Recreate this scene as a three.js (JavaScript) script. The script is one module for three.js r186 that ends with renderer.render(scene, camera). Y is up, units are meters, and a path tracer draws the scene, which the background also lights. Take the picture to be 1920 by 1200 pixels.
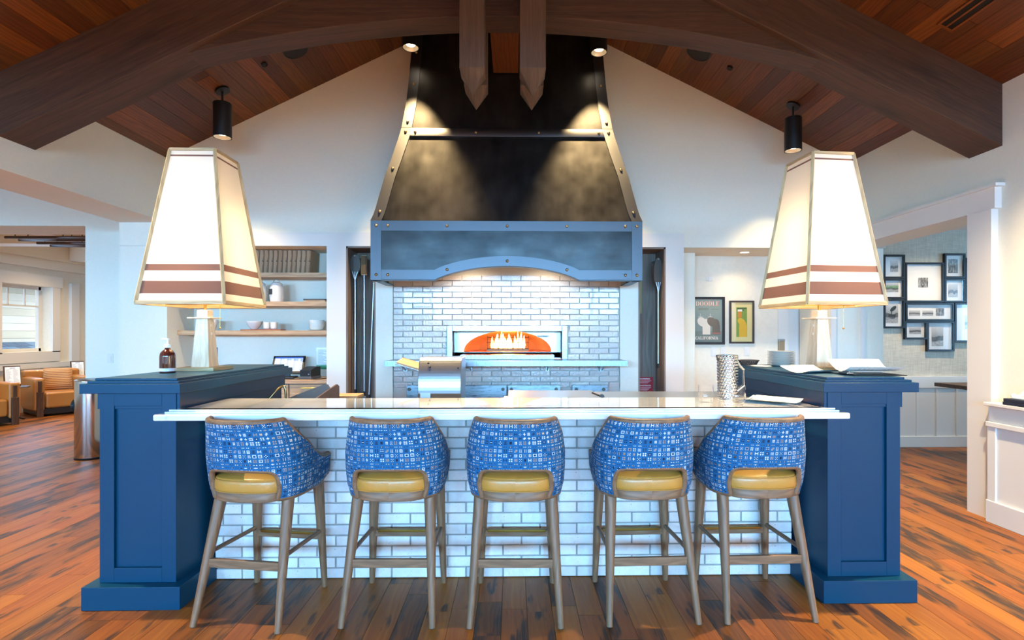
import * as THREE from 'three';
import { mergeGeometries } from 'three/addons/utils/BufferGeometryUtils.js';
import { RoundedBoxGeometry } from 'three/addons/geometries/RoundedBoxGeometry.js';
import { RectAreaLightUniformsLib } from 'three/addons/lights/RectAreaLightUniformsLib.js';

// ------------------------------------------------------------------ camera, sky, daylight, exposure
const scene = new THREE.Scene();
const YAW = 1.1 * Math.PI / 180, EYE = 1.45;
const camera = new THREE.PerspectiveCamera(2 * Math.atan(0.6) * 180 / Math.PI, 1.6, 0.1, 100);
camera.position.set(0, EYE, 0);
camera.rotation.y = -YAW;
camera.setViewOffset(1920, 1200, -22.2, -27, 1920, 1200);
scene.background = new THREE.Color().setRGB(1.0, 1.2, 1.45);
const renderer = new THREE.WebGLRenderer();
renderer.toneMapping = THREE.LinearToneMapping;
renderer.toneMappingExposure = 2.1;
renderer.shadowMap.enabled = true;
RectAreaLightUniformsLib.init();
const DAY = [0.19, 0.565, 1.0];
function daylight(w, h, x, y, z, tx, ty, tz, level) {
  const l = new THREE.RectAreaLight(new THREE.Color().setRGB(...DAY), level, w, h);
  l.position.set(x, y, z); l.lookAt(tx, ty, tz); scene.add(l); return l;
}
// big windows in the wall behind the camera, then those of the annex and of the picture room
const FRONT_WINDOWS = [[-2.45, 1.9], [-0.05, 1.9], [2.35, 1.9], [-6.1, 1.9], [-8.3, 1.9]];
daylight(14.5, 0.8, -2.75, 2.55, 8, -2.75, 2.45, 0, 72);   // the bright band of low sky over the water outside those windows
daylight(2.2, 1.7, 8.5, 1.65, -4.4, 0, 1.65, -4.4, 5);
daylight(0.95, 1.2, -9.12, 1.74, -10.2, 0, 1.74, -10.2, 3.5);

// ------------------------------------------------------------------ helpers
const PI = Math.PI;
function rng(seed) { let a = seed >>> 0; return () => { a = (a + 0x6D2B79F5) >>> 0; let t = a; t = Math.imul(t ^ (t >>> 15), t | 1); t ^= t + Math.imul(t ^ (t >>> 7), t | 61); return ((t ^ (t >>> 14)) >>> 0) / 4294967296; }; }
const clamp = (x, a = 0, b = 1) => Math.min(b, Math.max(a, x));
const mix = (a, b, t) => a + (b - a) * t;
const smooth = (a, b, x) => { const t = clamp((x - a) / (b - a)); return t * t * (3 - 2 * t); };
const interp = (tab, x) => { if (x <= tab[0][0]) return tab[0][1]; for (let i = 1; i < tab.length; i++) if (x <= tab[i][0]) return mix(tab[i - 1][1], tab[i][1], (x - tab[i - 1][0]) / (tab[i][0] - tab[i - 1][0])); return tab[tab.length - 1][1]; };
// a spot of the place seen at a picture position, at room depth D in front of the camera
function at(px, py, D) {
  const c = Math.cos(YAW), s = Math.sin(YAW), a = (px - 982.2) / 1000, t = D / (c - a * s);
  return [(a * c + s) * t, EYE + (627 - py) / 1000 * t, -D];
}
const atx = (px, D) => at(px, 627, D)[0], aty = (py, D, px = 950) => at(px, py, D)[1];
// tileable value noise
function noise(seed) {
  const r = rng(seed), T = new Float32Array(65536); for (let i = 0; i < 65536; i++) T[i] = r();
  const h = (x, y) => T[((x * 73 + y * 1973 + ((x * y) & 255) * 31) & 65535)];
  const n = (x, y, px = 4096, py = 4096) => {
    let xi = Math.floor(x), yi = Math.floor(y); const fx = x - xi, fy = y - yi, u = fx * fx * (3 - 2 * fx), v = fy * fy * (3 - 2 * fy);
    const m = (a, b) => ((a % b) + b) % b, x0 = m(xi, px), x1 = m(xi + 1, px), y0 = m(yi, py), y1 = m(yi + 1, py);
    return mix(mix(h(x0, y0), h(x1, y0), u), mix(h(x0, y1), h(x1, y1), u), v);
  };
  n.fbm = (x, y, o = 4, px = 4096, py = 4096) => { let s = 0, a = 0.5, t = 0; for (let i = 0; i < o; i++) { s += a * n(x, y, px, py); t += a; a *= 0.5; x *= 2; y *= 2; px *= 2; py *= 2; } return s / t; };
  return n;
}
// fn(u, v) -> [r, g, b] 0..255 ; wm x hm metres a tile
function tex(w, h, wm, hm, fn, srgb = true) {
  const d = new Uint8Array(w * h * 4);
  for (let y = 0; y < h; y++) for (let x = 0; x < w; x++) { const c = fn((x + 0.5) / w, (y + 0.5) / h), k = (y * w + x) * 4; d[k] = clamp(c[0], 0, 255); d[k + 1] = clamp(c[1], 0, 255); d[k + 2] = clamp(c[2], 0, 255); d[k + 3] = 255; }
  return finish(new THREE.DataTexture(d, w, h), wm, hm, srgb);
}
function finish(t, wm, hm, srgb) {
  t.wrapS = t.wrapT = THREE.RepeatWrapping; t.magFilter = THREE.LinearFilter; t.minFilter = THREE.LinearMipmapLinearFilter; t.generateMipmaps = true;
  if (srgb) t.colorSpace = THREE.SRGBColorSpace; t.repeat.set(1 / wm, 1 / hm); t.needsUpdate = true; return t;
}
function canvasTex(w, h, draw) { const c = document.createElement('canvas'); c.width = w; c.height = h; draw(c.getContext('2d'), w, h); const t = new THREE.CanvasTexture(c); t.colorSpace = THREE.SRGBColorSpace; return t; }
const shifted = (t, x, y) => { const c = t.clone(); c.offset.set(x, y); c.needsUpdate = true; return c; };
const std = (p) => new THREE.MeshStandardMaterial({ roughness: 0.6, metalness: 0, ...p });
const phy = (p) => new THREE.MeshPhysicalMaterial({ roughness: 0.6, metalness: 0, ...p });

const taken = {};
function numbered(n) { if (!(n in taken)) { taken[n] = 0; return n; } taken[n]++; return n + '_' + String(taken[n]).padStart(3, '0'); }
function shade(m) { m.castShadow = m.receiveShadow = true; return m; }
// uv in metres, v along the grain axis
function uvm(g, axis = 'y') {
  if (g.index) g = g.toNonIndexed();
  const p = g.attributes.position, uv = new Float32Array(p.count * 2), ab = new THREE.Vector3(), ac = new THREE.Vector3(), A = [0, 1, 2].map(() => new THREE.Vector3());
  const gi = 'xyz'.indexOf(axis);
  for (let i = 0; i < p.count; i += 3) {
    for (let k = 0; k < 3; k++) A[k].fromBufferAttribute(p, i + k);
    ab.subVectors(A[1], A[0]); ac.subVectors(A[2], A[0]); ab.cross(ac);
    const n = [Math.abs(ab.x), Math.abs(ab.y), Math.abs(ab.z)]; const d = n.indexOf(Math.max(...n));
    let v = gi, u; if (d === gi) { v = (gi + 1) % 3; u = (gi + 2) % 3; } else u = 3 - d - gi;
    for (let k = 0; k < 3; k++) { const q = [A[k].x, A[k].y, A[k].z]; uv[(i + k) * 2] = q[u]; uv[(i + k) * 2 + 1] = q[v]; }
  }
  g.setAttribute('uv', new THREE.BufferAttribute(uv, 2)); return g;
}
function bx(x0, x1, y0, y1, z0, z1, r = 0, axis) {
  const w = Math.abs(x1 - x0), h = Math.abs(y1 - y0), d = Math.abs(z1 - z0);
  r = Math.min(r, w / 2.01, h / 2.01, d / 2.01);
  let g = r ? new RoundedBoxGeometry(w, h, d, 1, r) : new THREE.BoxGeometry(w, h, d);
  g.translate((x0 + x1) / 2, (y0 + y1) / 2, (z0 + z1) / 2);
  if (!axis) axis = w > h && w > d ? 'x' : h > d ? 'y' : 'z';
  return uvm(g, axis);
}
const bD = (x0, x1, y0, y1, d0, d1, r = 0, axis) => bx(x0, x1, y0, y1, -d1, -d0, r, axis);   // depth in front of the camera instead of z
function merge(list) { const l = list.map((g) => { g = g.index ? g.toNonIndexed() : g.clone(); for (const k of Object.keys(g.attributes)) if (!['position', 'normal', 'uv'].includes(k)) g.deleteAttribute(k); if (!g.attributes.uv) g.setAttribute('uv', new THREE.BufferAttribute(new Float32Array(g.attributes.position.count * 2), 2)); return g; }); return l.length === 1 ? l[0] : mergeGeometries(l); }
// tapered round bar from a to b
function bar(a, b, r0, r1 = r0, seg = 10) {
  const A = new THREE.Vector3(...a), Bv = new THREE.Vector3(...b), L = A.distanceTo(Bv);
  const g = new THREE.CylinderGeometry(r1, r0, L, seg); g.translate(0, L / 2, 0);
  g.applyQuaternion(new THREE.Quaternion().setFromUnitVectors(new THREE.Vector3(0, 1, 0), Bv.clone().sub(A).normalize())); g.translate(...a); return g;
}
function tube(pts, r, seg = 40, rad = 8, closed = false, tension) { return new THREE.TubeGeometry(new THREE.CatmullRomCurve3(pts.map((p) => new THREE.Vector3(...p)), closed, tension ? 'catmullrom' : 'centripetal', 0.5), seg, r, rad, closed); }
const lathe = (pts, seg = 28) => new THREE.LatheGeometry(pts.map(([x, y]) => new THREE.Vector2(x, y)), seg);
function moved(g, x, y, z, ry = 0, rx = 0, rz = 0) { if (rx || ry || rz) g.applyMatrix4(new THREE.Matrix4().makeRotationFromEuler(new THREE.Euler(rx, ry, rz, 'YXZ'))); g.translate(x, y, z); return g; }
// polygon in x,y pushed out along z (toward the camera), from depth d1 to d0
function prism(pts, d0, d1, holes = [], bevel = 0) {
  const s = new THREE.Shape(pts.map(([x, y]) => new THREE.Vector2(x, y))); for (const h of holes) s.holes.push(new THREE.Path(h.map(([x, y]) => new THREE.Vector2(x, y))));
  const g = new THREE.ExtrudeGeometry(s, { depth: d1 - d0 - 2 * bevel, bevelEnabled: bevel > 0, bevelSize: bevel, bevelThickness: bevel, bevelSegments: 2, bevelOffset: -bevel, curveSegments: 16 }); g.translate(0, 0, -d1 + bevel); return g;
}
const rect = (x0, x1, y0, y1) => [[x0, y0], [x1, y0], [x1, y1], [x0, y1]];
// surface through a grid of points rows[j][i] = [x,y,z]
function grid(rows, uvf) {
  const m = rows.length, n = rows[0].length, P = [], U = [], I = [];
  for (let j = 0; j < m; j++) for (let i = 0; i < n; i++) { P.push(...rows[j][i]); U.push(...(uvf ? uvf(i, j, rows[j][i]) : [i / (n - 1), j / (m - 1)])); }
  for (let j = 0; j < m - 1; j++) for (let i = 0; i < n - 1; i++) { const a = j * n + i; I.push(a, a + 1, a + n + 1, a, a + n + 1, a + n); }
  const g = new THREE.BufferGeometry(); g.setAttribute('position', new THREE.Float32BufferAttribute(P, 3)); g.setAttribute('uv', new THREE.Float32BufferAttribute(U, 2)); g.setIndex(I); g.computeVertexNormals(); return g;
}
// ---- things, parts, setting
function part(parent, name, g, m, label) {
  const o = shade(new THREE.Mesh(g, m)); o.name = name; if (label) o.userData.label = label;
  const b = parent.userData.base_at; if (b && !g.userData.local) { g.translate(-b[0], -b[1], -b[2]); }
  parent.add(o); return o;
}
// sub-part of a part: its geometry is given in world coordinates of the unturned thing as well
function sub(p, name, g, m, label) { const o = shade(new THREE.Mesh(g, m)); o.name = name; if (label) o.userData.label = label; const b = p.parent?.userData.base_at; if (b) g.translate(-b[0], -b[1], -b[2]); p.add(o); return o; }
function thing(name, label, category, pos = [0, 0, 0], group) {
  const o = new THREE.Group(); o.name = numbered(name); o.position.set(...pos); scene.add(o);
  o.userData = { label, category, base_at: pos }; if (group) o.userData.group = group; return o;
}
function single(name, label, category, g, m, group) { const o = shade(new THREE.Mesh(g, m)); o.name = numbered(name); o.userData = { label, category }; if (group) o.userData.group = group; scene.add(o); return o; }
function struct(name, g, m, label) { const o = shade(new THREE.Mesh(g, m)); o.name = numbered(name); o.userData = { kind: 'structure', label: label || name.replace(/_/g, ' ') }; scene.add(o); return o; }
function kid(parent, name, g, m) { const o = shade(new THREE.Mesh(g, m)); o.name = name; parent.add(o); return o; }
function copyOf(o, label, pos, turn = 0) { const c = o.clone(); c.name = numbered(o.name.replace(/_\d{3}$/, '')); c.userData = { ...o.userData, label }; c.position.set(...pos); c.rotation.y = turn; scene.add(c); return c; }

// ------------------------------------------------------------------ materials
const N1 = noise(11), N2 = noise(23), N3 = noise(37);
const rgb = (r, g, b, k = 1) => [r * k, g * k, b * k];
const lerp3 = (a, b, t) => [mix(a[0], b[0], t), mix(a[1], b[1], t), mix(a[2], b[2], t)];
function plankTex(seed, light, dark, stain, amount) {
  const n = noise(seed), o = seed * 3.7;
  return tex(128, 768, 0.14, 1.9, (u, v) => {
    const warp = n.fbm(u * 2 + o, v * 5, 3) * 2.2, ring = n(u * 11 + warp * 2.5 + o, v * 5), fine = n.fbm(u * 60 + o, v * 24, 3);
    let c = lerp3(dark, light, clamp(0.2 + ring * 0.55 + fine * 0.45));
    const patch = smooth(1 - amount, 1 - amount + 0.14, n.fbm(u * 2.2 + o * 1.3, v * 7 + o, 4)) * (0.35 + 0.65 * smooth(0.3, 0.62, n.fbm(u * 26, v * 16 + o, 3)));
    return lerp3(c, stain, patch * 0.94);
  });
}
const floorTones = [[[149, 88, 28], [103, 54, 15]], [[158, 96, 29], [114, 60, 16]], [[139, 78, 26], [90, 46, 14]], [[164, 102, 31], [121, 66, 18]], [[132, 77, 27], [84, 46, 15]], [[153, 87, 26], [107, 54, 14]], [[121, 72, 26], [71, 40, 15]], [[143, 88, 31], [94, 53, 18]]];
const FLOOR = floorTones.map(([l, d], i) => phy({ specularIntensity: 0.7, map: plankTex(100 + i, l, d, [46, 34, 30], [0.42, 0.39, 0.47, 0.36, 0.52, 0.44, 0.55, 0.46][i]), roughness: 0.46 }));
const woodTex = (seed, light, dark, wm = 0.3, hm = 1.5, w = 256, h = 512) => { const n = noise(seed); return tex(w, h, wm, hm, (u, v) => { const warp = n.fbm(u * 3, v * 4, 3, 3, 4) * 2; const ring = 0.5 + 0.5 * Math.sin((u * 4 + warp) * 6.283), fine = n.fbm(u * 64, v * 12, 3, 64, 12); return lerp3(dark, light, clamp(ring * 0.45 + fine * 0.6)); }); };
const CEIL = [[[124, 67, 22], [81, 40, 13]], [[109, 56, 18], [70, 34, 11]], [[137, 76, 25], [93, 48, 15]], [[97, 52, 18], [60, 30, 11]], [[116, 69, 25], [76, 42, 15]]].map(([l, d], i) => std({ map: woodTex(200 + i, l, d, 0.14, 1.6, 64, 512), roughness: 0.5 }));
const grainy = (seed, light, dark, wm, hm) => { const n = noise(seed); return tex(256, 512, wm, hm, (u, v) => { const warp = n.fbm(u * 4, v * 3, 3, 4, 3), streak = n.fbm(u * 22 + warp * 5, v * 3, 3), fine = n.fbm(u * 110, v * 22, 3, 110, 22), knot = Math.exp(-(((u - 0.3) * 9) ** 2 + ((v - 0.6) * 16) ** 2)); return lerp3(dark, light, clamp(streak * 0.55 + fine * 0.6 - 0.12 - knot * 0.4)); }); };
const BEAM = std({ map: grainy(301, [96, 66, 48], [50, 33, 24], 0.4, 2.2), roughness: 0.66 });
const POST = std({ map: grainy(302, [108, 84, 64], [66, 50, 38], 0.3, 1.6), roughness: 0.66 });
const OAK = std({ map: woodTex(303, [214, 178, 138], [176, 136, 98], 0.2, 1.2), roughness: 0.55 });
const ASH = std({ map: woodTex(304, [206, 180, 136], [164, 136, 94], 0.1, 0.7), roughness: 0.5 });
const PALE = std({ map: woodTex(305, [236, 222, 196], [206, 186, 152], 0.16, 0.6), roughness: 0.45 });
const STOOLWOOD = std({ map: woodTex(306, [146, 110, 80], [104, 76, 54], 0.12, 0.7), roughness: 0.5 });
const LAMINATE = std({ map: woodTex(307, [142, 122, 106], [108, 90, 78], 0.2, 2.0), roughness: 0.55 });
const DARKWOOD = std({ map: woodTex(308, [92, 62, 44], [60, 38, 26], 0.2, 1.0), roughness: 0.45 });
const WALL = std({ map: tex(256, 256, 1.2, 1.2, (u, v) => { const k = 228 + 4 * N1.fbm(u * 80, v * 80, 2, 80, 80); return [k - 4, k - 6, k - 20]; }), roughness: 0.75 });
const CREAM = std({ map: tex(128, 128, 1.2, 1.2, (u, v) => { const k = 226 + 8 * N1.fbm(u * 40, v * 40, 3, 40, 40); return [k, k - 8, k - 26]; }), roughness: 0.75 });
const TRIM = std({ color: '#dcd9d3', roughness: 0.42 });
const CEILWHITE = std({ color: '#e6e0d6', roughness: 0.8 });
const GRASSCLOTH = std({ map: tex(512, 512, 1.0, 1.0, (u, v) => { const k = N1.fbm(u * 160, v * 14, 3, 160, 14) * 0.6 + N2.fbm(u * 10, v * 190, 3, 10, 190) * 0.6; return lerp3([176, 170, 154], [226, 220, 206], clamp(k)); }), roughness: 0.9 });
const BLUE = phy({ color: new THREE.Color().setRGB(0.0006, 0.045, 0.098), roughness: 0.36, specularIntensity: 0.5 });
const MARBLE = phy({ map: tex(512, 512, 1.3, 1.3, (u, v) => { const w = N1.fbm(u * 4, v * 4, 5, 4, 4), d = Math.abs(N2.fbm(u * 3 + w * 1.6, v * 3 + w, 5) - 0.5), vein = Math.exp(-d * 34) * smooth(0.35, 0.65, N3.fbm(u * 3, v * 3, 3, 3, 3)), cl = N3.fbm(u * 5, v * 5, 4, 5, 5); return lerp3(lerp3([240, 240, 238], [218, 220, 222], cl), [150, 154, 160], vein * 0.6); }), roughness: 0.16, clearcoat: 1, clearcoatRoughness: 0.05 });
const brushed = tex(256, 256, 0.35, 0.35, (u, v) => { const k = 70 + 90 * N1.fbm(u * 4, v * 128, 3, 4, 128); return [k, k, k]; }, false);
const STEEL = std({ color: '#a6a9ad', metalness: 1, roughness: 0.32, roughnessMap: null });
const STEELB = std({ color: '#9b9fa4', metalness: 1, roughness: 0.7, roughnessMap: brushed });
const STRAP = std({ color: '#606267', metalness: 1, roughness: 0.45 });
const BLACKSTEEL = std({ map: tex(512, 512, 1.7, 1.7, (u, v) => { const k = N1.fbm(u * 6, v * 6, 5, 6, 6), s = N2.fbm(u * 26, v * 7, 3, 26, 7); const c = 34 + 40 * k + 16 * s; return [c, c * 1.0, c * 1.0]; }), metalness: 0.9, roughness: 0.5, roughnessMap: tex(256, 256, 0.9, 0.9, (u, v) => { const k = 150 + 90 * N2.fbm(u * 8, v * 8, 4, 8, 8); return [k, k, k]; }, false) });
const BLACK = std({ color: '#141416', roughness: 0.45 });
const RUBBER = std({ color: '#202022', roughness: 0.7 });
const BRASS = std({ color: '#c9a052', metalness: 1, roughness: 0.28 });
const WHITEWARE = phy({ color: '#eceae4', roughness: 0.25, clearcoat: 0.4 });
const BLUEWARE = phy({ color: '#d7dedb', roughness: 0.3, clearcoat: 0.4 });
const PAPER = std({ color: '#eeeae2', roughness: 0.8 });
const GLASS = phy({ color: '#ffffff', roughness: 0.02, transmission: 1, thickness: 0, ior: 1.5 });
const brickTones = ['#cfc4bc', '#c6bbb4', '#d5c9c0', '#c1b6b0', '#ccbdb5'];
const brickBump = tex(256, 256, 0.5, 0.5, (u, v) => { const k = 255 * N1.fbm(u * 26, v * 40, 4, 26, 40); return [k, k, k]; }, false);
const WALLBRICK = brickTones.map((c, i) => phy({ color: c, roughness: 0.2, clearcoat: 0.3, bumpMap: shifted(brickBump, i * 0.21, i * 0.37), bumpScale: 0.004 }));
const speck = tex(512, 512, 0.9, 0.9, (u, v) => { const p = N2(u * 130, v * 130, 130, 130) > 0.955 ? 1 : 0, q = N3.fbm(u * 30, v * 30, 3, 30, 30); const k = 226 + 16 * q; return p && q > 0.44 ? [118, 114, 112] : [k, k - 2, k - 4]; });
const BARBRICK = ['#ffffff', '#f4f2f2', '#ecebec', '#fbf8f6', '#e6e6e8'].map((c, i) => std({ color: c, map: shifted(speck, i * 0.23, i * 0.31), roughness: 0.42, bumpMap: shifted(brickBump, i * 0.4, i * 0.17), bumpScale: 0.002 }));
const MORTAR = std({ color: '#a39d98', roughness: 0.95 });
const MORTARLIGHT = std({ color: '#c7bfb6', roughness: 0.95 });
const SEATLEATHER = phy({ color: new THREE.Color().setRGB(0.50, 0.235, 0.04), roughness: 0.34, clearcoat: 0.25, clearcoatRoughness: 0.25, bumpMap: tex(128, 128, 0.06, 0.06, (u, v) => { const k = 255 * N3.fbm(u * 20, v * 20, 3, 20, 20); return [k, k, k]; }, false), bumpScale: 0.0006 });
const BACKLEATHER = std({ color: '#5a4a40', roughness: 0.5 });
const TANLEATHER = phy({ color: new THREE.Color().setRGB(0.42, 0.17, 0.035), roughness: 0.38, clearcoat: 0.2 });
// woven fabric: small blocks of white, tan and navy marks on blue
const FABRIC = (() => {
  const S = 1024, d = new Uint8Array(S * S * 4), r = rng(77), n = noise(5);
  const put = (x0, y0, w, h, c) => { for (let y = Math.round(y0); y < Math.round(y0 + h); y++) for (let x = Math.round(x0); x < Math.round(x0 + w); x++) { const k = ((((y % S) + S) % S) * S + ((x % S) + S) % S) * 4; d[k] = c[0]; d[k + 1] = c[1]; d[k + 2] = c[2]; } };
  for (let y = 0; y < S; y++) for (let x = 0; x < S; x++) { const k = (y * S + x) * 4, q = 0.86 + 0.28 * n(x * 0.5, y * 0.5); d[k] = 5 * q; d[k + 1] = 90 * q; d[k + 2] = 138 * q; d[k + 3] = 255; }
  const W = [220, 218, 208], T = [176, 142, 108], K = [12, 20, 46];
  const rows = []; let y = 0; while (y < S - 12) { const h = [36, 44, 20, 40, 16, 38, 30][Math.floor(r() * 7)]; rows.push([y, h]); y += h + 13; }
  const cols = []; let x = 0; while (x < S - 20) { const w = [34, 36, 30, 38, 26][Math.floor(r() * 5)]; cols.push([x, w]); x += w + 13; }
  for (const [ry, h] of rows) for (const [cx, w] of cols) {
    const p = r(), c = p < 0.5 ? W : p < 0.72 ? T : K, e = r() < 0.4 ? T : r() < 0.6 ? K : W, kind = Math.floor(r() * 8), a = cx + 2, b = ry + 2, ww = w - 4, hh = h - 4, q = 5;
    if (h < 24) { put(a, b + hh / 2 - 3, ww * 0.36, 6, c); put(a + ww * 0.62, b + hh / 2 - 3, ww * 0.38, 6, c); if (kind < 4) put(a + ww / 2 - 3, b, 6, hh, e); continue; }
    if (kind === 0) { put(a, b, ww, q, c); put(a, b + hh - q, ww, q, c); put(a, b, q, hh, c); put(a + ww - q, b, q, hh, c); put(a + ww / 2 - 4, b + hh / 2 - 5, 8, 10, e); }
    else if (kind === 1) { for (let k = 0; k < 4; k++) put(a, b + k * hh / 3.6, ww, 4.5, k % 2 ? e : c); put(a + ww / 2 - 2, b, 4, hh, K); }
    else if (kind === 2) { put(a, b, q, hh, c); put(a + ww - q, b, q, hh, c); put(a, b + hh / 2 - 3, ww, 6, c); }
    else if (kind === 3) { for (let k = 0; k < 3; k++) for (let l = 0; l < 3; l++) put(a + k * ww / 2.8, b + l * hh / 2.8, ww / 4.4, hh / 5, (k + l) % 2 ? e : c); }
    else if (kind === 4) { put(a + ww / 2 - 3, b, 6, hh, c); put(a, b + hh / 2 - 3, ww, 6, c); put(a + 2, b + 2, 6, 6, e); put(a + ww - 8, b + hh - 8, 6, 6, e); }
    else if (kind === 5) { put(a + ww * 0.15, b + hh * 0.1, ww * 0.7, hh * 0.8, e); put(a + ww * 0.4, b + hh * 0.1, ww * 0.1, hh * 0.8, K); put(a + ww * 0.15, b + hh * 0.45, ww * 0.7, 4, c); }
    else if (kind === 6) { for (let k = 0; k < 4; k++) put(a + k * ww / 3.7, b, 4, hh, k % 2 ? c : e); }
    else { put(a, b, ww * 0.35, hh * 0.36, c); put(a + ww * 0.62, b, ww * 0.38, hh * 0.36, c); put(a, b + hh * 0.62, ww * 0.35, hh * 0.38, c); put(a + ww * 0.62, b + hh * 0.62, ww * 0.38, hh * 0.38, c); }
  }
  return std({ map: finish(new THREE.DataTexture(d, S, S), 0.56, 0.50, true), roughness: 0.85 });
})();

// ------------------------------------------------------------------ the room shell
const XL = -3.84, XR = 3.78, XC = -0.05, RIDGE = 5.25, PITCH = 0.487, ZF = 4.0;
const roofY = (x) => RIDGE - PITCH * Math.abs(x - XC);
const DW = 5.98, DW2 = 6.62;

// floor: dark bed with boards laid along the room
{
  const bed = struct('floor', bx(-9.6, 9, -0.16, -0.012, ZF + 0.2, -12.6), std({ color: '#1c1410', roughness: 0.9 }), 'wide plank hardwood floor with dark streaks');
  const r = rng(4), lens = [0.95, 1.35, 1.8], W = 0.132;
  const geos = lens.map((l) => [0, 0.55, 1.1].map((o) => { const g = bx(-W / 2 + 0.001, W / 2 - 0.001, -0.012, 0, -l / 2 + 0.001, l / 2 - 0.001, 0, 'z'); const u = g.attributes.uv; for (let i = 0; i < u.count; i++) u.setXY(i, u.getX(i) + 0.07, u.getY(i) + o + l); return g; }));
  const all = [];
  for (let x = -9.5; x < 8.6; x += W) for (let z = ZF - r() * 1.5; z > -12.4;) {
    const li = Math.floor(r() * 3), l = lens[li], cz = z - l / 2, D = -cz; z -= l;
    const seen = D > 2.3 && Math.abs(x) < 0.99 * D + 0.2 && !(x > -2.2 && x < 2.15 && D > 3.4) && !(x > 2.1 && D > 6.8) && !(x > -4.8 && x < -2 && D > 6) && D < 11;
    all.push({ x, cz, li, vi: Math.floor(r() * 3), mi: Math.floor(r() * FLOOR.length), key: seen ? l / Math.pow(Math.max(D, 2.45), 3) : 0 });
  }
  all.sort((a, b) => b.key - a.key);
  const left = FLOOR.map(() => []);
  all.forEach((p, i) => {
    if (i < 298) { const o = kid(bed, 'plank', geos[p.li][p.vi], FLOOR[p.mi]); o.position.set(p.x, 0, p.cz); } else { const g = geos[p.li][p.vi].clone(); g.translate(p.x, 0, p.cz); left[p.mi].push(g); }
  });
  const rest = kid(bed, 'plank_field', mergeGeometries(left.map((l) => mergeGeometries(l)), true), FLOOR); rest.userData.kind = 'stuff'; rest.userData.label = 'floor boards further off';
}
// ceiling: roof slabs with boards under them
{
  const ang = Math.atan(PITCH), len = 4.35;
  const slab = prism([[XL - 0.6, roofY(XL - 0.6) + 0.02], [XC, RIDGE + 0.02], [XR + 0.6, roofY(XR + 0.6) + 0.02], [XR + 0.6, roofY(XR + 0.6) + 0.2], [XC, RIDGE + 0.2], [XL - 0.6, roofY(XL - 0.6) + 0.2]], -ZF - 0.2, DW + 0.5);
  const roof = struct('ceiling', slab, std({ color: '#2a1a10', roughness: 0.9 }), 'sloping stained board ceiling under the gable');
  const r = rng(9), lens = [1.9, 2.6, 3.2], W = 0.142, left = CEIL.map(() => []);
  const geos = lens.map((l) => bx(-W / 2 + 0.0012, W / 2 - 0.0012, 0, 0.016, -l / 2 + 0.001, l / 2 - 0.001, 0, 'z'));
  for (const s of [-1, 1]) for (let k = 0; k < 31; k++) for (let z = -DW - 0.1 - r() * 0.9; z < ZF;) {
    const li = Math.floor(r() * 3), l = lens[li], cz = z + l / 2; z += l;
    const q = (k + 0.5) * W, x = XC + s * q * Math.cos(ang), y = RIDGE - q * Math.sin(ang), mi = Math.floor(r() * CEIL.length);
    if (cz < -2.2) { const o = kid(roof, 'board', geos[li], CEIL[mi]); o.position.set(x, y, cz); o.rotation.z = -s * ang; }
    else { const g = geos[li].clone(); g.rotateZ(-s * ang); g.translate(x, y, cz); left[mi].push(g); }
  }
  const rest = kid(roof, 'board_field', mergeGeometries(left.map((l) => mergeGeometries(l)), true), CEIL); rest.userData.kind = 'stuff';
}
// walls
const NX0 = atx(313, DW), NX1 = atx(614, DW), RL0 = atx(650, DW), RL1 = atx(705, DW), BR0 = atx(737, DW), BR1 = atx(1162, DW), RR0 = atx(1196, DW), RR1 = atx(1247, DW), HX0 = atx(1281, DW), HX1 = atx(1556, DW), SX = -4.36;
const HEAD = 2.43;
struct('wall_back', prism([[SX, HEAD], [XR + 0.45, HEAD], [XR + 0.45, roofY(XR + 0.45) + 0.05], [XC, RIDGE + 0.05], [SX, roofY(SX) + 0.05]], DW, DW + 0.12), WALL, 'white gable wall behind the hood');
for (const [a, b, d0, d1] of [[SX, NX0, DW, DW2], [NX1, RL0, DW, DW2 - 0.02], [RL1, BR0, DW - 0.02, DW2 - 0.02], [BR1, RR0, DW - 0.02, DW2 - 0.02], [RR1, HX0, DW, DW2 - 0.02], [NX0, NX1, DW + 0.5, DW2], [HX0, atx(1303, 6.36), 6.36, DW2], [HX1, XR + 0.42, DW, DW2]]) struct('wall_back', bD(a, b, 0, HEAD - 0.002, d0, d1), WALL, 'white pier of the wall behind the bar');
struct('trim_1', merge([bD(atx(440, DW), atx(700, DW), HEAD, HEAD + 0.15, DW - 0.025, DW), bD(atx(1200, DW), atx(1282, DW), HEAD, HEAD + 0.15, DW - 0.025, DW), bD(NX1 - 0.0, RL0, 0, HEAD, DW - 0.025, DW), bD(RR1, HX0, 0, HEAD, DW - 0.025, DW)]), TRIM, 'white boards framing the niches beside the hood');
struct('ceiling_1', merge([bD(HX0 - 0.6, XR + 0.42, HEAD, HEAD + 0.1, DW + 0.12, DW2 + 0.2), bD(NX0 - 0.4, HX0 - 0.6, HEAD, HEAD + 0.1, DW + 0.12, DW2 + 0.1)]), CREAM, 'lowered passage ceiling by the posters');
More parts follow.
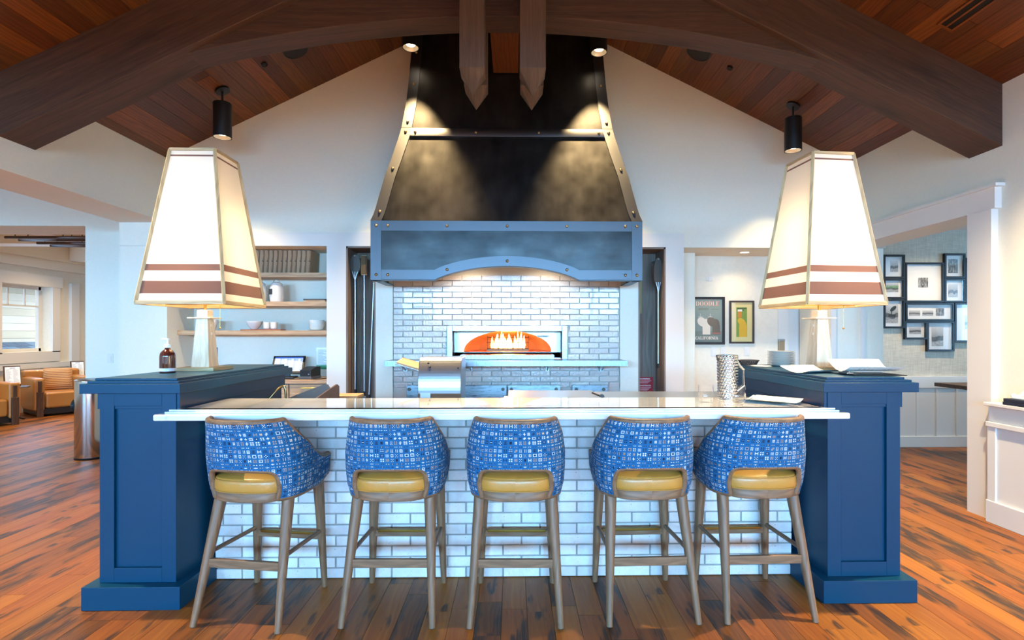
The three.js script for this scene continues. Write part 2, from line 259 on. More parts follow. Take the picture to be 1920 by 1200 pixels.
// wood-lined recesses beside the oven
for (const [k, a, b] of [[2, RL0, RL1], [3, RR0, RR1]])
  struct('trim_' + k, merge([bD(a, b, 0, HEAD, DW + 0.34, DW + 0.36, 0, 'y'), bD(a, a + 0.018, 0, HEAD, DW - 0.02, DW + 0.34, 0, 'y'), bD(b - 0.018, b, 0, HEAD, DW - 0.02, DW + 0.34, 0, 'y'), bD(a, b, HEAD - 0.02, HEAD, DW - 0.02, DW + 0.34, 0, 'x')]), LAMINATE, k === 2 ? 'wood lined recess with hanging oven peels' : 'wood lined recess with a round peel and red sign');
// left: deep beam wall over the open side, annex and lounge wall
const LO = atx(160, DW2), LOY = 2.775;
struct('wall_left', merge([bx(SX, XL, 2.69, roofY(XL) + 0.3, ZF, -DW)]), WALL, 'thick white wall over the open left side');
struct('wall_lounge', merge([bD(LO, SX + 0.02, 0, 3.5, DW2, DW2 + 0.58), bD(-9.6, LO, LOY, 3.5, DW2, DW2 + 0.58)]), WALL, 'pale wall with the opening to the lounge');
struct('ceiling_2', bx(-9.6, SX, 3.42, 3.52, ZF, -DW2), CEILWHITE, 'flat white ceiling of the side annex');
struct('wall_annex', bx(-9.8, -9.6, 0, 3.5, ZF, -DW2), WALL, 'side wall of the annex');
// right: wall with cased opening
const OD0 = 4.31;
struct('wall_right', merge([bx(XR, XR + 0.3, 0, roofY(XR) + 0.3, ZF, -OD0), bx(XR, XR + 0.3, HEAD, roofY(XR) + 0.3, -OD0, -DW)]), WALL, 'white side wall above the cased opening');
struct('trim_4', merge([bx(XR - 0.055, XR, 0, HEAD + 0.002, -4.09, -OD0), bx(XR - 0.055, XR, HEAD, HEAD + 0.165, -4.06, -DW), bx(XR - 0.075, XR, HEAD + 0.165, HEAD + 0.19, -4.03, -DW), bx(XR + 0.3, XR + 0.33, HEAD - 0.0, HEAD + 0.15, -4.1, -DW)]), TRIM, 'white casing round the opening to the picture room');
// low panelled wall with a ledge, near right
{
  const w = struct('wall_wainscot', merge([bx(XR - 0.09, XR, 0, 0.9, ZF - 0.01, -4.075)]), TRIM, 'white panelled half wall with ledge');
  kid(w, 'ledge', bx(XR - 0.13, XR, 0.9, 0.925, ZF - 0.01, -4.08, 0.004), TRIM);
  kid(w, 'rail', bx(XR - 0.115, XR - 0.09, 0.74, 0.775, ZF - 0.01, -4.075, 0.003), TRIM);
  kid(w, 'baseboard', bx(XR - 0.115, XR - 0.09, 0, 0.17, ZF - 0.01, -4.075, 0.004), TRIM);
  for (let k = 0; k < 6; k++) kid(w, 'batten', bx(XR - 0.105, XR - 0.09, 0.17, 0.74, -4.07 + k * 0.42, -4.0 + k * 0.42, 0.003), TRIM);
}
// wall behind the camera with its windows
{
  const holes = FRONT_WINDOWS.map(([x, w]) => rect(x - w / 2, x + w / 2, 0.85, 2.75));
  const g = prism([[-9.6, 0], [XR + 0.3, 0], [XR + 0.3, roofY(XR + 0.3) + 0.05], [XC, RIDGE + 0.05], [SX, roofY(SX) + 0.05], [SX, 3.52], [-9.6, 3.52]], -ZF - 0.2, -ZF, holes);
  struct('wall_front', g, WALL, 'window wall facing the bar');
  FRONT_WINDOWS.forEach(([x, w], i) => {
    const o = struct('window_' + (i + 2), merge([bx(x - w / 2, x + w / 2, 0.85, 0.92, ZF + 0.08, ZF + 0.14), bx(x - w / 2, x + w / 2, 2.68, 2.75, ZF + 0.08, ZF + 0.14), ...[-1, 0, 1].map((k) => bx(x + k * (w / 2 - 0.035) - 0.035, x + k * (w / 2 - 0.035) + 0.035, 0.92, 2.68, ZF + 0.08, ZF + 0.14))]), TRIM, 'tall window in the wall facing the bar');
    kid(o, 'pane', bx(x - w / 2, x + w / 2, 0.92, 2.68, ZF + 0.105, ZF + 0.11), GLASS);
  });
}
// poster passage
struct('wall_passage', merge([bD(atx(1303, 6.36) - 0.3, atx(1458, DW2), 0, HEAD, DW2, DW2 + 0.1)]), CREAM, 'cream passage wall with two posters');
struct('trim_5', merge([bD(atx(1458, DW2), atx(1477, DW2), 0, HEAD, DW2 - 0.02, DW2 + 0.1), bD(atx(1542, DW2), atx(1566, DW2), 0, HEAD, DW2 - 0.02, DW2 + 0.1)]), TRIM, 'door casing in the passage');
{ const d = struct('door_1', bD(atx(1477, DW2), atx(1542, DW2), 0, HEAD, DW2 + 0.03, DW2 + 0.08), TRIM, 'plain white passage door behind the lamp'); kid(d, 'rail', bD(atx(1485, DW2), atx(1534, DW2), 0.2, 0.26, DW2 + 0.02, DW2 + 0.03), TRIM); }
struct('trim_6', merge([bD(atx(1612, DW), atx(1621, DW), 0, HEAD, DW - 0.014, DW), bD(HX1, HX1 + 0.06, 0, HEAD, DW - 0.02, DW)]), TRIM, 'flat battens on the white wall end');
// picture room beyond the right opening
const PD = 6.8, PX0 = XR + 0.42;
struct('wall_picture', bD(PX0 - 0.5, 8.6, 0, 2.9, PD, PD + 0.12), GRASSCLOTH, 'woven grasscloth wall hung with framed photographs');
struct('ceiling_3', bx(XR + 0.3, 8.7, 2.8, 2.9, -1.8, -PD), CEILWHITE, 'white ceiling of the picture room');
struct('wall_picture_side', merge([prism(rect(1.8, 6.8, 0, 2.9), 0, 0.15, [rect(3.3, 5.5, 0.8, 2.5)]).rotateY(PI / 2).translate(8.65, 0, 0)]), WALL, 'window side of the picture room');
struct('wall_picture_front', bx(XR + 0.3, 8.65, 0, 2.9, -1.7, -1.8), WALL, 'near wall of the picture room');
{
  const w = struct('wall_picture_panel', bD(PX0 - 0.3, 8.5, 0, 0.84, PD - 0.03, PD), TRIM, 'white wainscot under the framed photographs');
  kid(w, 'cap_board', bD(PX0 - 0.3, 8.5, 0.76, 0.91, PD - 0.05, PD, 0.004), TRIM); kid(w, 'baseboard', bD(PX0 - 0.3, 8.5, 0, 0.14, PD - 0.05, PD, 0.004), TRIM);
  for (let k = 0; k < 9; k++) kid(w, 'batten', bD(PX0 + 0.2 + k * 0.26, PX0 + 0.225 + k * 0.26, 0.14, 0.76, PD - 0.04, PD - 0.02), TRIM);
  const o = struct('window_7', merge([bx(8.56, 8.62, 0.8, 0.87, -3.3, -5.5), bx(8.56, 8.62, 2.43, 2.5, -3.3, -5.5), bx(8.56, 8.62, 0.8, 2.5, -4.36, -4.44)]), TRIM, 'window of the picture room');
  kid(o, 'pane', bx(8.58, 8.585, 0.8, 2.5, -3.3, -5.5), GLASS);
}
// lounge beyond the left opening
const LX = -9.15;
struct('wall_lounge_side', merge([prism(rect(-12.6, -DW2, 0, 3.4), 0, 0.3, [rect(-10.72, -9.68, 1.12, 2.38)]).rotateY(-PI / 2).translate(LX - 0.3, 0, 0)]), CREAM, 'cream lounge wall with a window');
struct('wall_lounge_far', bD(-9.4, -3.4, 0, 3.4, 12.4, 12.6), CREAM, 'far wall of the lounge');
struct('wall_lounge_inner', bD(-3.6, -3.4, 0, 3.4, 7.2, 12.4), CREAM, 'inner wall of the lounge');
struct('ceiling_4', bD(-9.5, -3.4, 3.2, 3.3, DW2 + 0.58, 12.6), std({ color: '#e8d8bc', roughness: 0.8 }), 'lounge ceiling');
struct('trim_7', merge([bD(LX, LX + 0.14, 2.72, 2.9, DW2 + 0.58, 12.4), bD(LX, LX + 0.2, 2.9, 3.2, DW2 + 0.58, 12.4), bD(LX, -3.6, 2.94, 3.2, 8.9, 9.2), bD(LX, -3.6, 2.94, 3.2, 10.9, 11.2), bD(-7.2, -6.9, 2.94, 3.2, 7.2, 12.4)]), std({ color: '#e6dac6', roughness: 0.6 }), 'cream ceiling beams and cornice of the lounge');
{
  const w = struct('window_1', merge([bx(LX, LX + 0.04, 0.92, 1.12, -9.5, -10.9), bx(LX, LX + 0.05, 2.38, 2.6, -9.45, -10.95), bx(LX, LX + 0.04, 1.1, 2.4, -9.5, -9.68), bx(LX, LX + 0.04, 1.1, 2.4, -10.72, -10.9)]), TRIM, 'lounge window with a house outside');
  kid(w, 'sash', merge([bx(LX - 0.22, LX - 0.17, 1.12, 2.38, -9.68, -9.75), bx(LX - 0.22, LX - 0.17, 1.12, 2.38, -10.65, -10.72), bx(LX - 0.22, LX - 0.17, 1.12, 1.18, -9.7, -10.7), bx(LX - 0.22, LX - 0.17, 2.32, 2.38, -9.7, -10.7), bx(LX - 0.21, LX - 0.18, 1.98, 2.01, -9.7, -10.7)]), TRIM);
  for (const z of [-10.02, -10.36]) kid(w, 'muntin', bx(LX - 0.21, LX - 0.18, 2.0, 2.34, z, z - 0.022), TRIM);
  kid(w, 'pane', bx(LX - 0.197, LX - 0.193, 1.15, 2.35, -9.7, -10.7), GLASS);
  struct('trim_8', merge([bx(LX, LX + 0.06, 0, 2.5, -11.15, -11.35), bx(LX, LX + 0.05, 0.8, 0.9, -7.3, -11.15), bx(LX, LX + 0.03, 0, 0.14, -7.3, -12.3)]), TRIM, 'cream chair rail and door casing in the lounge');
  // the neighbouring house outside
  const h = thing('neighbour_house', 'shingled house with blue grey roof outside the lounge window', 'house', [-13.6, -0.5, -12.5]);
  const S1 = std({ color: '#efe6d2', roughness: 0.85 }), S2 = std({ color: '#e2d6bc', roughness: 0.85 }), RF = std({ color: '#5c7186', roughness: 0.8 }), RF2 = std({ color: '#7690a6', roughness: 0.8 });
  part(h, 'wall', bx(-16.5, -13.68, -0.5, 5.5, -7, -19), S2);
  const lap = bx(-0.02, 0.02, 0, 0.2, -6, 6); for (let k = 0; k < 26; k++) { const o = kid(h, 'siding_board', lap, k % 3 ? S1 : S2); o.position.set(-13.66 + 13.6, -0.5 + k * 0.205 + 0.5, -13 + 12.5); o.rotation.z = 0.1; }
  part(h, 'roof', moved(bx(-1.1, 1.1, -0.05, 0.05, -7, 7), -12.3, 0.75, -13.5, 0, 0, -0.42), RF);
  const sh = bx(-0.13, 0.13, 0, 0.02, -0.16, 0.16), r = rng(3);
  for (let i = 0; i < 7; i++) for (let k = 0; k < 13; k++) { const o = kid(h, 'shingle', sh, r() < 0.5 ? RF : RF2), q = -0.9 + i * 0.25; o.position.set(-12.3 + q * Math.cos(0.42) + 13.6, 0.81 - q * Math.sin(0.42) + 0.5, -16.2 + k * 0.34 + (i % 2) * 0.17 + 12.5); o.rotation.z = -0.36; }
  part(h, 'eave', moved(bx(-0.9, 0.9, -0.08, 0.08, -2.4, 2.4), -13.2, 3.1, -13.6, 0.3, 0, -0.45), std({ color: '#41546c', roughness: 0.8 }));
}
single('yard', 'grey paved yard outside the lounge window', 'ground', bx(-20, -9.5, -0.62, -0.5, -4, -22), std({ color: '#9a9a96', roughness: 0.9 })).userData.kind = 'structure';

// roof truss
{
  const D0 = 4.05, D1 = 4.36, DEP = 0.475, xm = 0.0;
  const t = thing('roof_truss', 'dark stained timber roof truss with curved brace over the bar', 'truss', [XC, 2.9, -4.2]);
  for (const s of [-1, 1]) {
    const xe = s < 0 ? XL : XR;
    const tilt = s * Math.atan(PITCH), g = prism([[xe, roofY(xe) + 0.01], [XC, RIDGE + 0.01], [XC, RIDGE - DEP], [xe, roofY(xe) - DEP]], D0, D1, [], 0.006);
    part(t, 'rafter', uvm(g.rotateZ(tilt), 'x').rotateZ(-tilt), BEAM);
  }
  const arc = (x) => 3.9 - 0.0525 * (x - XC) ** 2, und = (x) => roofY(x) - DEP + 0.02, lo = [], hi = [];
  for (let k = 0; k <= 60; k++) { const x = mix(-2.86, 2.76, k / 60); if (arc(x) < und(x) + 0.001) { lo.push([x, arc(x)]); hi.push([x, Math.min(arc(x) + 0.46, und(x))]); } }
  part(t, 'curved_brace', uvm(prism([...lo, ...hi.reverse()], D0 + 0.06, D1 - 0.02, [], 0.005), 'x'), BEAM);
  const posts = [[-0.395, -0.21, 3.22, 3.88, D0], [0.045, 0.235, 3.22, 3.88, D0], [-0.405, -0.215, 3.315, D1, 4.52], [0.055, 0.245, 3.315, D1, 4.52]];
  for (const [x0, x1, tip, a, b] of posts) {
    const m = (x0 + x1) / 2, h = (b - a) / 2, w = (x1 - x0) / 2, top = 5.0;
    const g = merge([uvm(bD(x0, x1, tip + 0.17, top, a, b, 0.006), 'y')]);
    part(t, 'post', g, POST);
    const tipG = new THREE.CylinderGeometry(0.7071, 0.001, 1, 4, 1); tipG.rotateY(PI / 4); tipG.scale(2 * w, 0.17, 2 * h); tipG.translate(m, tip + 0.085, -(a + b) / 2);
    part(t, 'pointed_end', uvm(tipG.toNonIndexed(), 'y'), POST);
  }
}
single('ridge_beam', 'square ridge beam running from the truss to the hood', 'beam', uvm(bD(-0.215, 0.05, 4.22, 5.1, 4.3, 5.66, 0.006), 'z'), std({ map: CEIL[0].map, roughness: 0.55 })).userData.kind = 'structure';

// brick oven wall
const BW = 0.2195, BH = 0.063;
{
  const w = struct('wall_oven', merge([prism(rect(BR0, BR1, 0, 2.6), DW + 0.02, DW + 0.1, [rect(-0.74, 0.6, 1.17, 1.55)])]), MORTARLIGHT, 'glazed white brick oven wall under the hood');
  const full = bx(-BW / 2 + 0.004, BW / 2 - 0.004, -BH / 2 + 0.0035, BH / 2 - 0.0035, -0.012, 0.014, 0.004, 'x'), cuts = {}, r = rng(31);
  const place = (x0, x1, y) => {
    const wd = x1 - x0; if (wd < 0.03) return; const key = wd > BW - 0.002 ? 'f' : Math.round(wd * 100);
    const g = key === 'f' ? full : (cuts[key] ||= bx(-wd / 2 + 0.004, wd / 2 - 0.004, -BH / 2 + 0.0035, BH / 2 - 0.0035, -0.012, 0.014, 0.004, 'x'));
    const o = kid(w, 'brick', g, WALLBRICK[Math.floor(r() * 5)]); o.position.set((x0 + x1) / 2, y, -DW - 0.012 + (r() - 0.5) * 0.006); o.rotation.set((r() - 0.5) * 0.03, (r() - 0.5) * 0.008, (r() - 0.5) * 0.006);
  };
  for (let j = 0; j < 20; j++) {
    const y = 0.885 + j * BH; if (y > 2.13) break;
    for (let x = BR0 - (j % 2 ? BW / 2 : 0) ; x < BR1; x += BW) {
      const a = Math.max(x, BR0), b = Math.min(x + BW, BR1);
      if (y > 1.17 && y < 1.55) { if (a < -0.742) place(a, Math.min(b, -0.742), y); if (b > 0.602) place(Math.max(a, 0.602), b, y); } else place(a, b, y);
    }
  }
}
// range hood: riveted black steel with lighter straps
{
  const xc = -0.065, DB = DW - 0.02;
  const t = thing('range_hood', 'large riveted black steel hood flaring out over the brick oven', 'range hood', [xc, 1.99, -5.6]);
  const F = 5.35, Y0 = 1.995, Y1 = 2.585, HW = 1.354;
  const levels = [[2.585, 1.354, 5.35], [2.67, 1.322, 5.375], [2.86, 1.284, 5.425], [3.06, 1.243, 5.475], [3.26, 1.188, 5.53], [3.45, 1.138, 5.575], [3.585, 1.104, 5.605], [3.86, 1.064, 5.65], [4.1, 1.04, 5.675], [4.45, 1.014, 5.7], [4.78, 1.0, 5.715]];
  const lv = (y) => [interp(levels.map((l) => [l[0], l[1]]), y), interp(levels.map((l) => [l[0], l[2]]), y)];
  const face = (ya, yb) => { const rows = []; for (let k = 0; k <= 10; k++) { const y = mix(ya, yb, k / 10), [h, d] = lv(y); rows.push([[xc - h, y, -d], [xc, y, -d], [xc + h, y, -d]]); } return grid(rows, (i, j, p) => [p[0], p[1]]); };
  const side = (s) => { const rows = []; for (let k = 0; k <= 20; k++) { const y = mix(Y1, 4.78, k / 20), [h, d] = lv(y); rows.push(s < 0 ? [[xc - h, y, -DB], [xc - h, y, -d]] : [[xc + h, y, -d], [xc + h, y, -DB]]); } return grid(rows, (i, j, p) => [p[2], p[1]]); };
  part(t, 'lower_panel', face(Y1, 3.5), BLACKSTEEL); part(t, 'upper_panel', merge([face(3.5, 4.78), prism([[xc - 1, 4.78], [xc + 1, 4.78], [xc, 5.26]], 5.715, 5.9)]), BLACKSTEEL);
  part(t, 'side_panel', side(-1), BLACKSTEEL); part(t, 'side_panel', side(1), BLACKSTEEL);
  // canopy band with arched lower edge
  const AW = 0.725, RISE = 0.14, arch = (n, dy) => { const a = []; for (let k = 0; k <= n; k++) { const q = mix(-1, 1, k / n); a.push([xc + q * AW, Y0 + dy + RISE * (1 - q * q) ** 0.85]); } return a; };
  part(t, 'canopy_panel', uvm(prism([[xc - HW, Y0], ...arch(28, 0), [xc + HW, Y0], [xc + HW, Y1], [xc - HW, Y1]], F, F + 0.03), 'x'), BLACKSTEEL);
  for (const s of [-1, 1]) part(t, 'canopy_side', bx(xc + s * HW, xc + s * (HW - 0.03), Y0, Y1, -F, -DB), BLACKSTEEL);
  part(t, 'canopy_top', bx(xc - HW, xc + HW, Y1 - 0.03, Y1, -F - 0.001, -DB), BLACKSTEEL);
  part(t, 'liner', merge([bD(xc - HW + 0.04, xc + HW - 0.04, Y1 - 0.2, Y1 - 0.18, F + 0.04, DB), bD(xc - HW + 0.03, xc + HW - 0.03, Y0 + 0.16, Y1 - 0.18, F + 0.03, F + 0.05)]), STEELB);
  // straps
  const SW = 0.1, o = 0.007;
  part(t, 'canopy_strap', prism([[xc - HW, Y1 - SW], [xc + HW, Y1 - SW], [xc + HW, Y1], [xc - HW, Y1]], F - o, F), STRAP);
  part(t, 'arched_strap', prism([[xc - HW + SW, Y0], ...arch(28, 0), [xc + HW - SW, Y0], [xc + HW - SW, Y0 + SW], ...arch(28, SW).reverse(), [xc - HW + SW, Y0 + SW]], F - o, F), STRAP);
  part(t, 'bottom_lip', merge([bD(xc - HW, xc - AW, Y0 - 0.004, Y0 + 0.004, F - o, F + 0.09), bD(xc + AW, xc + HW, Y0 - 0.004, Y0 + 0.004, F - o, F + 0.09), bD(xc - HW, xc - HW + 0.09, Y0 - 0.004, Y0 + 0.004, F, DB), bD(xc + HW - 0.09, xc + HW, Y0 - 0.004, Y0 + 0.004, F, DB), grid([arch(28, -0.003).map(([x, y]) => [x, y, -F - 0.09]), arch(28, -0.003).map(([x, y]) => [x, y, -F + o])])]), STRAP);
  for (const s of [-1, 1]) {
    part(t, 'corner_strap', merge([prism(rect(xc + s * HW - (s > 0 ? SW : 0), xc + s * HW + (s > 0 ? 0 : SW), Y0, Y1 - 0.001), F - o - 0.004, F), bx(xc + s * HW, xc + s * (HW + 0.007), Y0, Y1, -F + o, -F - SW)]), STRAP);
    for (const [ya, yb] of [[Y1, 3.61], [3.615, 4.75]]) {
      const A = [], n = 16; const row = (f) => { const r = []; for (let k = 0; k <= n; k++) { const y = mix(ya, yb, k / n), [h, d] = lv(y); r.push(f(y, h, d)); } return r; };
      const R = [row((y, h, d) => [xc + s * (h - SW), y, -d]), row((y, h, d) => [xc + s * (h - SW), y, -d + 0.009]), row((y, h, d) => [xc + s * (h + 0.008), y, -d + 0.009]), row((y, h, d) => [xc + s * (h + 0.008), y, -d - SW])];
      for (let k = 0; k < 3; k++) A.push(grid(s > 0 ? [R[k + 1], R[k]] : [R[k], R[k + 1]]));
      part(t, 'hip_strap', merge(A), STRAP);
    }
  }
  { const [h, d] = lv(3.52), [h2, d2] = lv(3.61); part(t, 'middle_strap', grid([[[xc - h + 0.1, 3.52, -d + 0.001], [xc + h - 0.1, 3.52, -d + 0.001]], [[xc - h + 0.1, 3.52, -d + 0.018], [xc + h - 0.1, 3.52, -d + 0.018]], [[xc - h2 + 0.1, 3.605, -d2 + 0.018], [xc + h2 - 0.1, 3.605, -d2 + 0.018]], [[xc - h2 + 0.1, 3.605, -d2], [xc + h2 - 0.1, 3.605, -d2]]]), STRAP); }
  // rivets
  const riv = new THREE.SphereGeometry(0.016, 10, 6, 0, PI * 2, 0, PI / 2); riv.rotateX(PI / 2); const RIV = std({ color: '#b09a72', metalness: 1, roughness: 0.3 });
  const rivet = (x, y, z) => { const m = kid(t, 'rivet', riv, RIV); m.position.set(x - xc, y - 1.99, z + 5.6); };
  for (const s of [-1, 1]) {
    for (const y of [Y0 + 0.05, Y1 - 0.05]) { rivet(xc + s * (HW - 0.05), y, -F + 0.01); rivet(xc + s * (HW - 0.165), y, -F + 0.006); }
    rivet(xc + s * 0.6, Y1 - 0.05, -F + 0.006); rivet(xc + s * 0.6, Y0 + 0.05 + RISE * (1 - (0.6 / AW) ** 2) ** 0.85, -F + 0.006);
    for (const y of [2.68, 3.15, 3.57, 3.68, 4.1, 4.45]) { const [h, d] = lv(y); rivet(xc + s * (h - 0.045), y, -d + 0.008); }
    { const [h, d] = lv(3.56); rivet(xc + s * (h - 0.15), 3.562, -d + 0.016); rivet(xc + s * 0.33, 3.562, -d + 0.016); }
  }
  rivet(xc, Y1 - 0.05, -F + 0.006); rivet(xc, Y0 + 0.05 + RISE, -F + 0.006);
  // lights inside the hood: two slim glowing fittings
  const GL = std({ color: '#fff4e0', emissive: new THREE.Color().setRGB(1, 0.85, 0.66), emissiveIntensity: 4 });
  for (const x of [-0.5, 0.37]) {
    part(t, 'hood_lamp', bD(x - 0.1, x + 0.1, 2.345, 2.365, 5.56, 5.68), GL);
    const l = new THREE.SpotLight(new THREE.Color().setRGB(1, 0.84, 0.58), 1.7, 0, 1.05, 0.7); l.position.set(x, 2.33, -5.62); l.target.position.set(x * 0.8, 1.2, -5.9); l.castShadow = true; l.shadow.radius = 3; scene.add(l, l.target);
  }
}
// the oven in the wall
{
  const xc = -0.07, t = thing('pizza_oven', 'steel framed arched oven with a burning fire in the brick wall', 'oven', [xc, 1.17, -6]);
  const OF = DW - 0.035, X0 = -0.742, X1 = 0.602, B0 = 1.172, B1 = 1.547, fw = 0.062;
  part(t, 'frame', merge([bD(X0, X0 + fw, B0, B1, OF, DW + 0.1, 0.004), bD(X1 - fw, X1, B0, B1, OF, DW + 0.1, 0.004), bD(X0 + fw, X1 - fw, B1 - fw, B1, OF, DW + 0.1, 0.004)]), STEELB);
  for (const s of [-1, 1]) part(t, 'reveal', bD(s < 0 ? X0 + fw - 0.012 : X1 - fw, s < 0 ? X0 + fw : X1 - fw + 0.012, B0, B1 - fw, OF + 0.02, 6.22), std({ color: '#6a5a50', metalness: 0.8, roughness: 0.35 }));
  const FD = 6.2, arc = []; for (let k = 0; k <= 32; k++) { const a = PI * k / 32; arc.push([xc - 0.51 * Math.cos(a), 1.245 + 0.245 * Math.sin(a) ** 0.95]); }
  part(t, 'face_plate', prism(rect(X0 + fw, X1 - fw, B0, B1), FD, FD + 0.02, [[...arc]]), std({ color: '#cfd2cc', metalness: 0.7, roughness: 0.35 }));
  part(t, 'top_reveal', bD(X0 + fw, X1 - fw, B1 - fw, B1 - fw + 0.01, OF + 0.02, FD), STEELB);
  const DOME = std({ color: '#c9874e', roughness: 0.9 }), DOME2 = std({ color: '#b9773f', roughness: 0.9 });
  const dome = (a0, a1) => { const rows = []; for (let j = 0; j <= 8; j++) { const q = j / 8, d = FD + 0.02 + q * 0.95, k = 1 + 0.12 * Math.sin(q * PI) - 0.25 * q * q, r = []; for (let i = 0; i <= 12; i++) { const a = mix(a0, a1, i / 12); r.push([xc - 0.51 * k * Math.cos(a), 1.245 + 0.25 * k * Math.sin(a) ** 0.95, -d]); } rows.push(r); } return grid(rows); };
  [[0, 0.72], [0.73, 1.35], [1.36, 1.78], [1.79, 2.41], [2.42, PI]].forEach(([a, b], i) => part(t, 'dome_tile', dome(a, b), i % 2 ? DOME2 : DOME));
  part(t, 'back_wall', bD(xc - 0.6, xc + 0.6, 1.15, 1.55, FD + 0.97, FD + 1.0), DOME2);
  part(t, 'hearth', bD(xc - 0.62, xc + 0.62, 1.18, 1.243, FD, FD + 1.0), std({ color: '#b06a3a', roughness: 0.85 }));
  part(t, 'hearth_lip', bD(xc - 0.52, xc + 0.52, 1.172, 1.225, 5.86, FD, 0.006), STEELB);
  // fire behind a wire guard
  const FL = (i) => std({ color: '#ffb040', emissive: new THREE.Color().setRGB(1, 0.55 + i * 0.12, 0.16 + 0.12 * i), emissiveIntensity: 3.6 + i * 0.8 }), FLM = [FL(0), FL(1), FL(2)], r = rng(8);
  for (let k = 0; k < 15; k++) { const h = 0.15 + 0.1 * r(), x = xc - 0.2 + k * 0.028 + (r() - 0.5) * 0.02, b = 0.022 + r() * 0.014; part(t, 'flame', moved(lathe([[0, 0], [b * 0.8, 0.12 * h], [b, 0.3 * h], [b * 0.62, 0.6 * h], [b * 0.25, 0.85 * h], [0, h]], 10), x, 1.262, -6.78 + (r() - 0.5) * 0.12, 0, 0, (r() - 0.5) * 0.3), FLM[k % 3]); }
  part(t, 'burner_tray', bD(xc - 0.26, xc + 0.26, 1.243, 1.275, 6.62, 6.92), std({ color: '#8a6a4a', metalness: 0.6, roughness: 0.5 }));
  const wires = []; for (let k = 0; k <= 8; k++) wires.push(bar([xc - 0.25 + k * 0.0625, 1.26, -6.6], [xc - 0.25 + k * 0.0625, 1.43, -6.6], 0.0035, 0.0035, 6)); for (const y of [1.275, 1.35, 1.415]) wires.push(bar([xc - 0.26, y, -6.6], [xc + 0.26, y, -6.6], 0.0035, 0.0035, 6));
  part(t, 'fire_guard', merge(wires), std({ color: '#4a3a2c', metalness: 0.8, roughness: 0.5 }));
  const l = new THREE.PointLight(new THREE.Color().setRGB(1, 0.56, 0.2), 0.8); l.position.set(xc, 1.38, -6.72); l.castShadow = true; l.shadow.radius = 3; scene.add(l);
  const mk = canvasTex(256, 48, (c) => { c.fillStyle = '#cfd2cc'; c.fillRect(0, 0, 256, 48); c.font = 'italic bold 34px serif'; c.fillStyle = '#c8742c'; c.fillText('Wood', 6, 36); c.fillStyle = '#3a3a3a'; c.fillText('Stone', 118, 36); });
  const pl = new THREE.PlaneGeometry(0.135, 0.024); pl.translate(...at(1018, 630.5, FD - 0.004)); part(t, 'maker_mark', pl, std({ map: mk, roughness: 0.5 }), 'small orange and grey maker lettering');
}
// steel shelf under the oven
{
  const x0 = BR0 - 0.005, x1 = BR1 + 0.005, t = thing('oven_shelf', 'long stainless shelf with brackets under the oven mouth', 'shelf', [-0.08, 1.0, -5.8]);
  part(t, 'shelf_top', merge([bD(x0, x1, 1.165, 1.172, 5.6, DW), bD(x0, x1, 1.115, 1.172, 5.595, 5.602)]), STEELB);
  for (const px of [755, 880, 1028, 1133]) { const x = atx(px, 5.8); part(t, 'bracket', merge([bD(x - 0.02, x + 0.02, 1.13, 1.165, 5.62, DW), bD(x - 0.02, x + 0.02, 1.04, 1.15, DW - 0.03, DW), bar([x, 1.145, -5.66], [x, 1.05, -DW + 0.02], 0.01)]), STEEL); }
}
// steel access panels low on the oven wall
for (const [a, b, knobs, label] of [[762, 787, [767], 'narrow steel access panel at the end beside the recess with rods'], [868, 950, [943], 'wide steel access panel with one latch behind the dough machine'], [952, 1051, [959, 1043], 'wide steel access panel with two latches under the oven'], [1073, 1140, [1081, 1132], 'short steel access panel with two latches nearest the red sign']]) {
  const x0 = atx(a, 5.9), x1 = atx(b, 5.9), t = thing('access_panel', label, 'panel', [(x0 + x1) / 2, 0, -5.92]);
  part(t, 'plate', bD(x0, x1, 0, aty(722, 5.92), 5.9, DW - 0.03, 0.004), STEELB);
  for (const k of knobs) { const p = at(k, 730, 5.89); part(t, 'latch', moved(new THREE.CylinderGeometry(0.018, 0.02, 0.02, 14).rotateX(PI / 2), p[0], p[1], -5.89), std({ color: '#55504a', metalness: 0.9, roughness: 0.4 })); }
}
// ------------------------------------------------------------------ the bar
const XB = -0.043;
{
  const t = thing('brick_bar', 'white speckled brick bar front under the marble counter', 'bar', [XB, 0, -3.26]);
  part(t, 'core', bD(XB - 1.724, XB + 1.724, 0, 1.0, 3.198, 3.33), MORTAR);
  const bw = 0.2205, bh = 0.0642, r = rng(51), x0 = XB - 1.724, x1 = XB + 1.724, cuts = {};
  const mk = (w) => (cuts[Math.round(w * 200)] ||= bx(-w / 2 + 0.0045, w / 2 - 0.0045, -bh / 2 + 0.004, bh / 2 - 0.004, -0.008, 0.012, 0.003, 'x'));
  for (let j = 0; j < 15; j++) for (let x = x0 - 0.06 - (j % 2) * bw / 2; x < x1; x += bw) {
    const a = Math.max(x, x0), b = Math.min(x + bw, x1), w = b - a; if (w < 0.03) continue;
    const o = kid(t, 'brick', mk(w), BARBRICK[Math.floor(r() * 5)]); o.position.set((a + b) / 2 - XB, (j + 0.5) * bh, -3.198 + 3.26 + (r() - 0.5) * 0.003); o.rotation.y = (r() - 0.5) * 0.006;
  }
}
